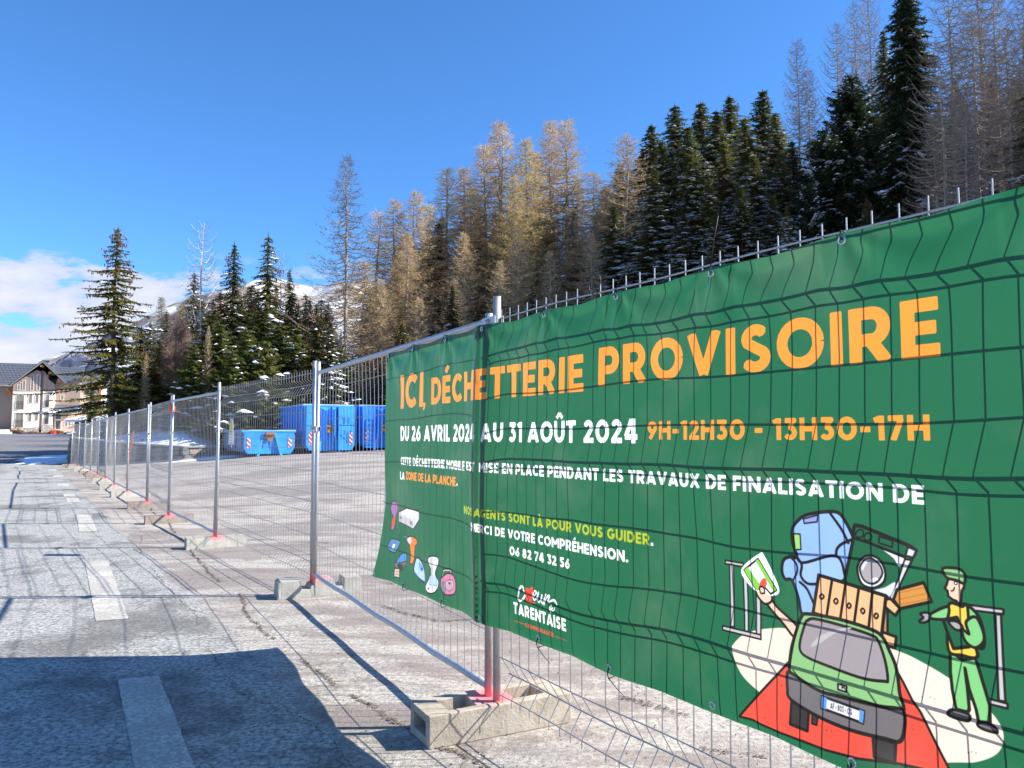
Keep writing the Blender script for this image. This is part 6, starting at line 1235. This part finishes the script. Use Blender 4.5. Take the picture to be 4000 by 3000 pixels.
M['red'] = simple('red_plastic', (.65, .04, .02), .5); tag(m.build('grit_bin', M['red'], None, False, (GX(1010), 136.6, 1.98)), 'small red grit bin among the rusty shrubs', 'grit bin')

# ------------------------------------------------------------------ trees
def jit(r, s): return r.normal(0, s)
def ribbon(p, d, side, l, w): return np.stack([p - side*w*.5, p + side*w*.5, p + d*l], 1)
def trunk_mesh(name, H, r0, mat, seed, bend=.02, n=7):
    r = random.Random(seed); m = MB(); pts = [(bend*H*math.sin(k*.5+seed)*.2*k/12, bend*H*math.cos(k*.7+seed)*.2*k/12, H*k/12) for k in range(13)]; m.tube(pts, [max(.012, r0*(1-k/12)**.85*(1.25 if k == 0 else 1)) for k in range(13)], n, caps=False); return m.mesh(name, mat, True), pts
def spruce(seed, H, Rr, needle,  lowz=.08, dens=1., snow=.0, cones=0., droop=.35, asc=0., tuft=.26, trunk='bark', ragged_=.3, nb0=6, pw=.78):
    r = np.random.default_rng(seed); tm, tp = trunk_mesh('trunk', H, .0115*H+.04, M[trunk], seed); G = []; Sn = []; Cn = []; Br = []
    z = lowz*H
    while z < H*.985:
        f = 1-(z-lowz*H)/(H*(1-lowz)); rad = Rr*(f**pw)*(.97+.1*math.sin(z*2.1+seed))+.10; nb = int(nb0+r.integers(0, 3)); az0 = r.uniform(0, 6.28)
        for b in range(nb):
            az = az0+b*6.283/nb+r.normal(0, .18); L = rad*r.uniform(1-ragged_, 1+.18); n = max(4, int(L/.075*dens)); t = np.linspace(.10, 1, n)
            d = np.array([math.cos(az), math.sin(az), 0]); s = np.array([-d[1], d[0], 0]); dz = -droop*L*t**1.3+asc*L*t+.22*L*np.clip(t-.6, 0, 1)**1.5
            P = d*(L*t)[:, None]; P[:, 2] += z+dz+r.uniform(-.16, .16)*(1.2 if f > .25 else .5)
            Br.append(P[::max(1, n//4)]);
            for side in (-1, 1):
                k = r.uniform(.5, 1.25, n); ll = (tuft*(.55+.9*(1-t)*min(1.6, L))*k); dd = d*.55+s*side*r.uniform(.5, 1.2, (n, 1))+np.array([0, 0, -.32])+r.normal(0, .22, (n, 3)); dd /= np.linalg.norm(dd, axis=1, keepdims=True)
                sd = np.cross(dd, r.normal(0, .35, (n, 3))+[0, 0, 1]); sd /= np.linalg.norm(sd, axis=1, keepdims=True); w = ll*.30+.03
                G.append(np.stack([P-sd*w[:, None]*.5, P+sd*w[:, None]*.5, P+dd*ll[:, None]], 1))
            kk = np.arange(0, n, 2); dd = d*.5+r.normal(0, .45, (len(kk), 3)); dd /= np.linalg.norm(dd, axis=1, keepdims=True); sd = np.cross(dd, [0, 0, 1.]); ll = r.uniform(.5, 1, len(kk))*tuft*.8
            G.append(np.stack([P[kk]-sd*.06, P[kk]+sd*.06, P[kk]+dd*ll[:, None]], 1))
            if snow and f > .10 and r.random() < snow:
                q = P[(t > .35)]; q = q[r.random(len(q)) < .42]
                for c_ in q:
                    sz = r.uniform(.06, .26)*(1.6 if r.random() < .12 else 1)*min(1, .35+f*1.6); nn = 5; a_ = np.linspace(0, 6.283, nn+1)+r.uniform(0, 1); ring = c_+np.stack([np.cos(a_)*sz, np.sin(a_)*sz*.75, np.full(nn+1, .03)], -1)+r.normal(0, .02, (nn+1, 3)); ring[-1] = ring[0]; top = c_+[0, 0, .06+sz*.35]
                    Sn.append(np.stack([ring[:-1], ring[1:], np.tile(top, (nn, 1))], 1))
            if cones and f < .75 and r.random() < cones:
                c0 = P[-1-int(r.integers(0, max(1, n//3)))]
                for _ in range(int(r.integers(2, 5))):
                    c_ = c0+r.normal(0, .07, 3); l_ = r.uniform(.16, .24); w_ = .042; a_ = np.array([0, 2.1, 4.2]); mid = c_+np.stack([np.cos(a_)*w_, np.sin(a_)*w_, np.full(3, -l_*.4)], -1)
                    for i in range(3): Cn.append(np.stack([c_, mid[i], mid[(i+1) % 3]])[None]); Cn.append(np.stack([mid[(i+1) % 3], mid[i], c_+[0, 0, -l_]])[None])
        z += (.22+.018*H*f*.6)/max(.6, dens)*1.0
    # leader
    G.append(np.array([[[-.03, 0, H*.96], [.03, 0, H*.96], [0, 0, H*1.02]]]))
    bm_ = MB()
    for P in Br: bm_.tube([(0, 0, P[0][2]+.05)]+[tuple(p) for p in P], [.03]+[.018*(1-i/len(P))+.006 for i in range(len(P))], 3, caps=False)
    return {'trunk': tm, 'crown': tris_mesh('crown', [(np.concatenate(G), 0)], [M[needle]]), 'branches': bm_.mesh('branches', M['bark']),
            **({'snow_load': tris_mesh('snow_load', [(np.concatenate(Sn), 0)], [M['snow']])} if Sn else {}), **({'cones': tris_mesh('cones', [(np.concatenate(Cn), 0)], [M['cone']])} if Cn else {})}
def larch(seed, H, Rr, mat, trunk='bark_pale', n_br=150, tw=20, low=.16, twl=.42, up=.18, wid=.017, full=.6):
    r = np.random.default_rng(seed); tm, tp = trunk_mesh('trunk', H, .0075*H+.025, M[trunk], seed, .03); G = []; bm_ = MB()
    for b in range(n_br):
        f = (b+.5)/n_br; z = H*(low+(1-low)*f**.92); h = (z/H-low)/(1-low); az = b*2.4+r.normal(0, .4)
        L = Rr*((1-h)**full)*(.55+.45*min(1, h*4+.55))*r.uniform(.55, 1.15)+.12
        d = np.array([math.cos(az), math.sin(az), 0]); s = np.array([-d[1], d[0], 0]); t = np.linspace(0, 1, 6)
        bend = -.16*L*np.sin(t*2.4)+up*L*t**2.2; P = d*(L*t)[:, None]+s*(r.normal(0, .06)*L*t**2)[:, None]; P[:, 2] += z+bend
        bm_.tube([tuple(p) for p in P], [.020*(1-q)*min(1.3, L)+.006 for q in t], 3, caps=False)
        n = max(5, int(tw*(.35+.65*L/Rr)*(1.15-.55*h))); tt = r.uniform(.12, 1, n); c_ = d*(L*tt)[:, None]+s*(P[-1]@s*tt**2)[:, None]; c_[:, 2] += z+np.interp(tt, t, bend)
        dd = d*r.uniform(.1, .8, (n, 1))+s*r.normal(0, .85, (n, 1))+np.array([0, 0, 1])*r.normal(.12, .55, (n, 1)); dd /= np.linalg.norm(dd, axis=1, keepdims=True)
        sd = np.cross(dd, r.normal(0, 1, (n, 3))); sd /= np.linalg.norm(sd, axis=1, keepdims=True); ll = twl*r.uniform(.5, 1.3, n)*(1-.45*tt)
        G.append(np.stack([c_-sd*wid, c_+sd*wid, c_+dd*ll[:, None]], 1))
        c2 = c_+dd*(ll*.5)[:, None]; d2 = dd+r.normal(0, .6, (n, 3)); d2 /= np.linalg.norm(d2, axis=1, keepdims=True); G.append(np.stack([c2-sd*wid*.7, c2+sd*wid*.7, c2+d2*(ll*.6)[:, None]], 1))
    return {'trunk': tm, 'crown': tris_mesh('crown', [(np.concatenate(G), 0)], [M[mat]]), 'branches': bm_.mesh('branches', M[trunk])}
def bare(seed, H, mat, trunk, spread=.30, stems=1, dens=5, wid=.012, r0=.11):
    r = np.random.default_rng(seed); bm_ = MB(); G = []; tk = MB()
    def grow(p, d, L, rad, depth, mb):
        n = 4; pts = [p]; q = p.copy(); dd = d.copy()
        for k in range(n): dd = dd+r.normal(0, .10, 3)+[0, 0, .05]; dd /= np.linalg.norm(dd); q = q+dd*L/n; pts.append(q.copy())
        mb.tube([tuple(x) for x in pts], [rad*(1-.6*k/n) for k in range(n+1)], 6 if depth == 0 else 3, caps=False)
        if depth >= 3 or L < .35:
            m_ = 9; tt = r.uniform(.2, 1, m_); c_ = p+(q-p)*tt[:, None]; d3 = dd*.8+r.normal(0, .5, (m_, 3)); d3 /= np.linalg.norm(d3, axis=1, keepdims=True); sd = np.cross(d3, r.normal(0, 1, (m_, 3))); sd /= np.linalg.norm(sd, axis=1, keepdims=True)
            G.append(np.stack([c_-sd*wid*.5, c_+sd*wid*.5, c_+d3*r.uniform(.35, .8, (m_, 1))], 1)); return
        nb = dens+2 if depth == 0 else dens
        if depth == 0: nb = int(dens*3.2)
        for b in range(nb):
            f = (.22+.78*(b+r.random())/nb) if depth == 0 else r.uniform(.3, 1); k = min(n-1, int(f*n)); a_ = pts[k]; c_ = a_+(pts[k+1]-a_)*(f*n-k); az = r.uniform(0, 6.283)
            o_ = np.array([math.cos(az), math.sin(az), 0]); lean = r.uniform(.35, .75) if depth == 0 else r.uniform(.5, 1.1); d2 = dd*1.0+o_*lean*(1.5 if depth == 0 else 1)+[0, 0, .15]; d2 /= np.linalg.norm(d2)
            grow(c_, d2, (H*spread*(1.15-.85*f) if depth == 0 else L*r.uniform(.38, .62)), rad*(.34 if depth == 0 else .5), depth+1, bm_)
    for s_ in range(stems):
        a_ = r.uniform(0, 6.28); off = np.array([math.cos(a_), math.sin(a_), 0])*(.25 if stems > 1 else 0); grow(off, np.array([off[0]*.35, off[1]*.35, 1.]), H*(1 if s_ == 0 else r.uniform(.75, .95)), r0, 0, tk)
    return {'trunk': tk.mesh('trunk', M[trunk], True), 'crown': tris_mesh('crown', [(np.concatenate(G), 0)], [M[mat]]), 'branches': bm_.mesh('branches', M[trunk])}
SPEC = {}
def spec(k, H, d): SPEC[k] = (H, d)
spec('cone', 12.8, spruce(1, 12.8, 5.0, 'spruce', .14, 1.1, .03, .75, .16, tuft=.27, ragged_=.55, nb0=4, pw=1.05))
spec('spr_a', 12, spruce(2, 12, 3.4, 'spruce', .05, .95, .10, .25, .34, nb0=6, ragged_=.5, pw=.95)); spec('spr_b', 13, spruce(3, 13, 3.3, 'spruce', .05, .95, .06, .35, .40, ragged_=.5, pw=.95))
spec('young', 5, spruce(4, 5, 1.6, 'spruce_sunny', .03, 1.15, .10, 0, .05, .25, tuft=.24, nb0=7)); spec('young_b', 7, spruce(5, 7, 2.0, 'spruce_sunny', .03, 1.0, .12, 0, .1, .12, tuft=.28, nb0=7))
spec('snow_a', 14, spruce(6, 14, 3.0, 'spruce', .05, .9, .60, .05, .34, tuft=.30, ragged_=.5, pw=.95)); spec('snow_b', 15, spruce(7, 15, 3.3, 'spruce', .08, .9, .75, .0, .42, tuft=.30, ragged_=.5, pw=.9)); spec('dark', 16, spruce(8, 16, 2.6, 'pine', .10, .8, .06, .0, .42, tuft=.34))
spec('pine', 10, spruce(9, 10, 2.9, 'pine', .05, .9, .40, 0, -.05, .35, tuft=.40, nb0=7)); spec('bigspr', 17, spruce(10, 17, 3.2, 'pine', .16, .95, .14, .04, .45, tuft=.40, nb0=7))
spec('lar_tall', 18.5, larch(11, 18.5, 4.3, 'larch_grey', 'bark_pale', 250, 40, .18, .50, .30, .012, .85)); spec('lar_a', 16, larch(12, 16, 3.2, 'larch', 'bark_pale', 230, 64, .10, wid=.013, full=.85)); spec('lar_b', 17, larch(13, 17, 3.1, 'larch_gold', 'bark_pale', 240, 66, .12, wid=.014, full=.85))
spec('lar_c', 15, larch(14, 15, 3.0, 'larch', 'bark_pale', 210, 50, .14, .50, .35, .011, .95)); spec('lar_d', 17, larch(15, 17, 3.2, 'larch', 'bark_pale', 230, 50, .16, wid=.014))
spec('birch', 12, larch(16, 12, 1.7, 'grey_twig', 'birch', 70, 18, .25, .55, .75, .008, .45)); spec('grey_a', 14, larch(17, 14, 2.3, 'grey_twig', 'bark_pale', 130, 34, .34, .55, .75, .010, .5)); spec('grey_b', 12, larch(18, 12, 2.4, 'grey_twig', 'bark_pale', 130, 38, .26, .55, .30, .010, .55)); spec('brownbush', 6, bare(19, 6, 'brown_twig', 'bark_pale', .34, 4, 5, .022, .06))
KNAME = {'cone': 'spruce_tree', 'spr_a': 'spruce_tree', 'spr_b': 'spruce_tree', 'young': 'young_spruce', 'young_b': 'young_spruce', 'snow_a': 'snowy_spruce', 'snow_b': 'snowy_spruce', 'dark': 'spruce_tree', 'pine': 'pine_tree', 'bigspr': 'spruce_tree',
 'lar_tall': 'larch_tree', 'lar_a': 'larch_tree', 'lar_b': 'larch_tree', 'lar_c': 'larch_tree', 'lar_d': 'larch_tree', 'birch': 'birch_tree', 'grey_a': 'bare_tree', 'grey_b': 'bare_tree', 'brownbush': 'bare_bush'}
def plant(kind, x, y, H, label, group=None, wx=1.):
    H0, parts = SPEC[kind]; s = H/H0; z = float(land_z(x, y))-.12; e = empty(KNAME[kind], (x, y, z), random.uniform(0, 6.28)); e.scale = (s*wx, s*wx, s)
    tag(e, label, 'bush' if kind == 'brownbush' else 'tree', group)
    for nm, me in parts.items():
        o = bpy.data.objects.new(nm, me); C.objects.link(o); o.parent = e
        if nm in ('snow_load', 'cones'): o['kind'] = 'stuff'
    return e
for kind, x, y, H, wx, label, group in TREES: plant(kind, x, y, H, label, group or None, wx)
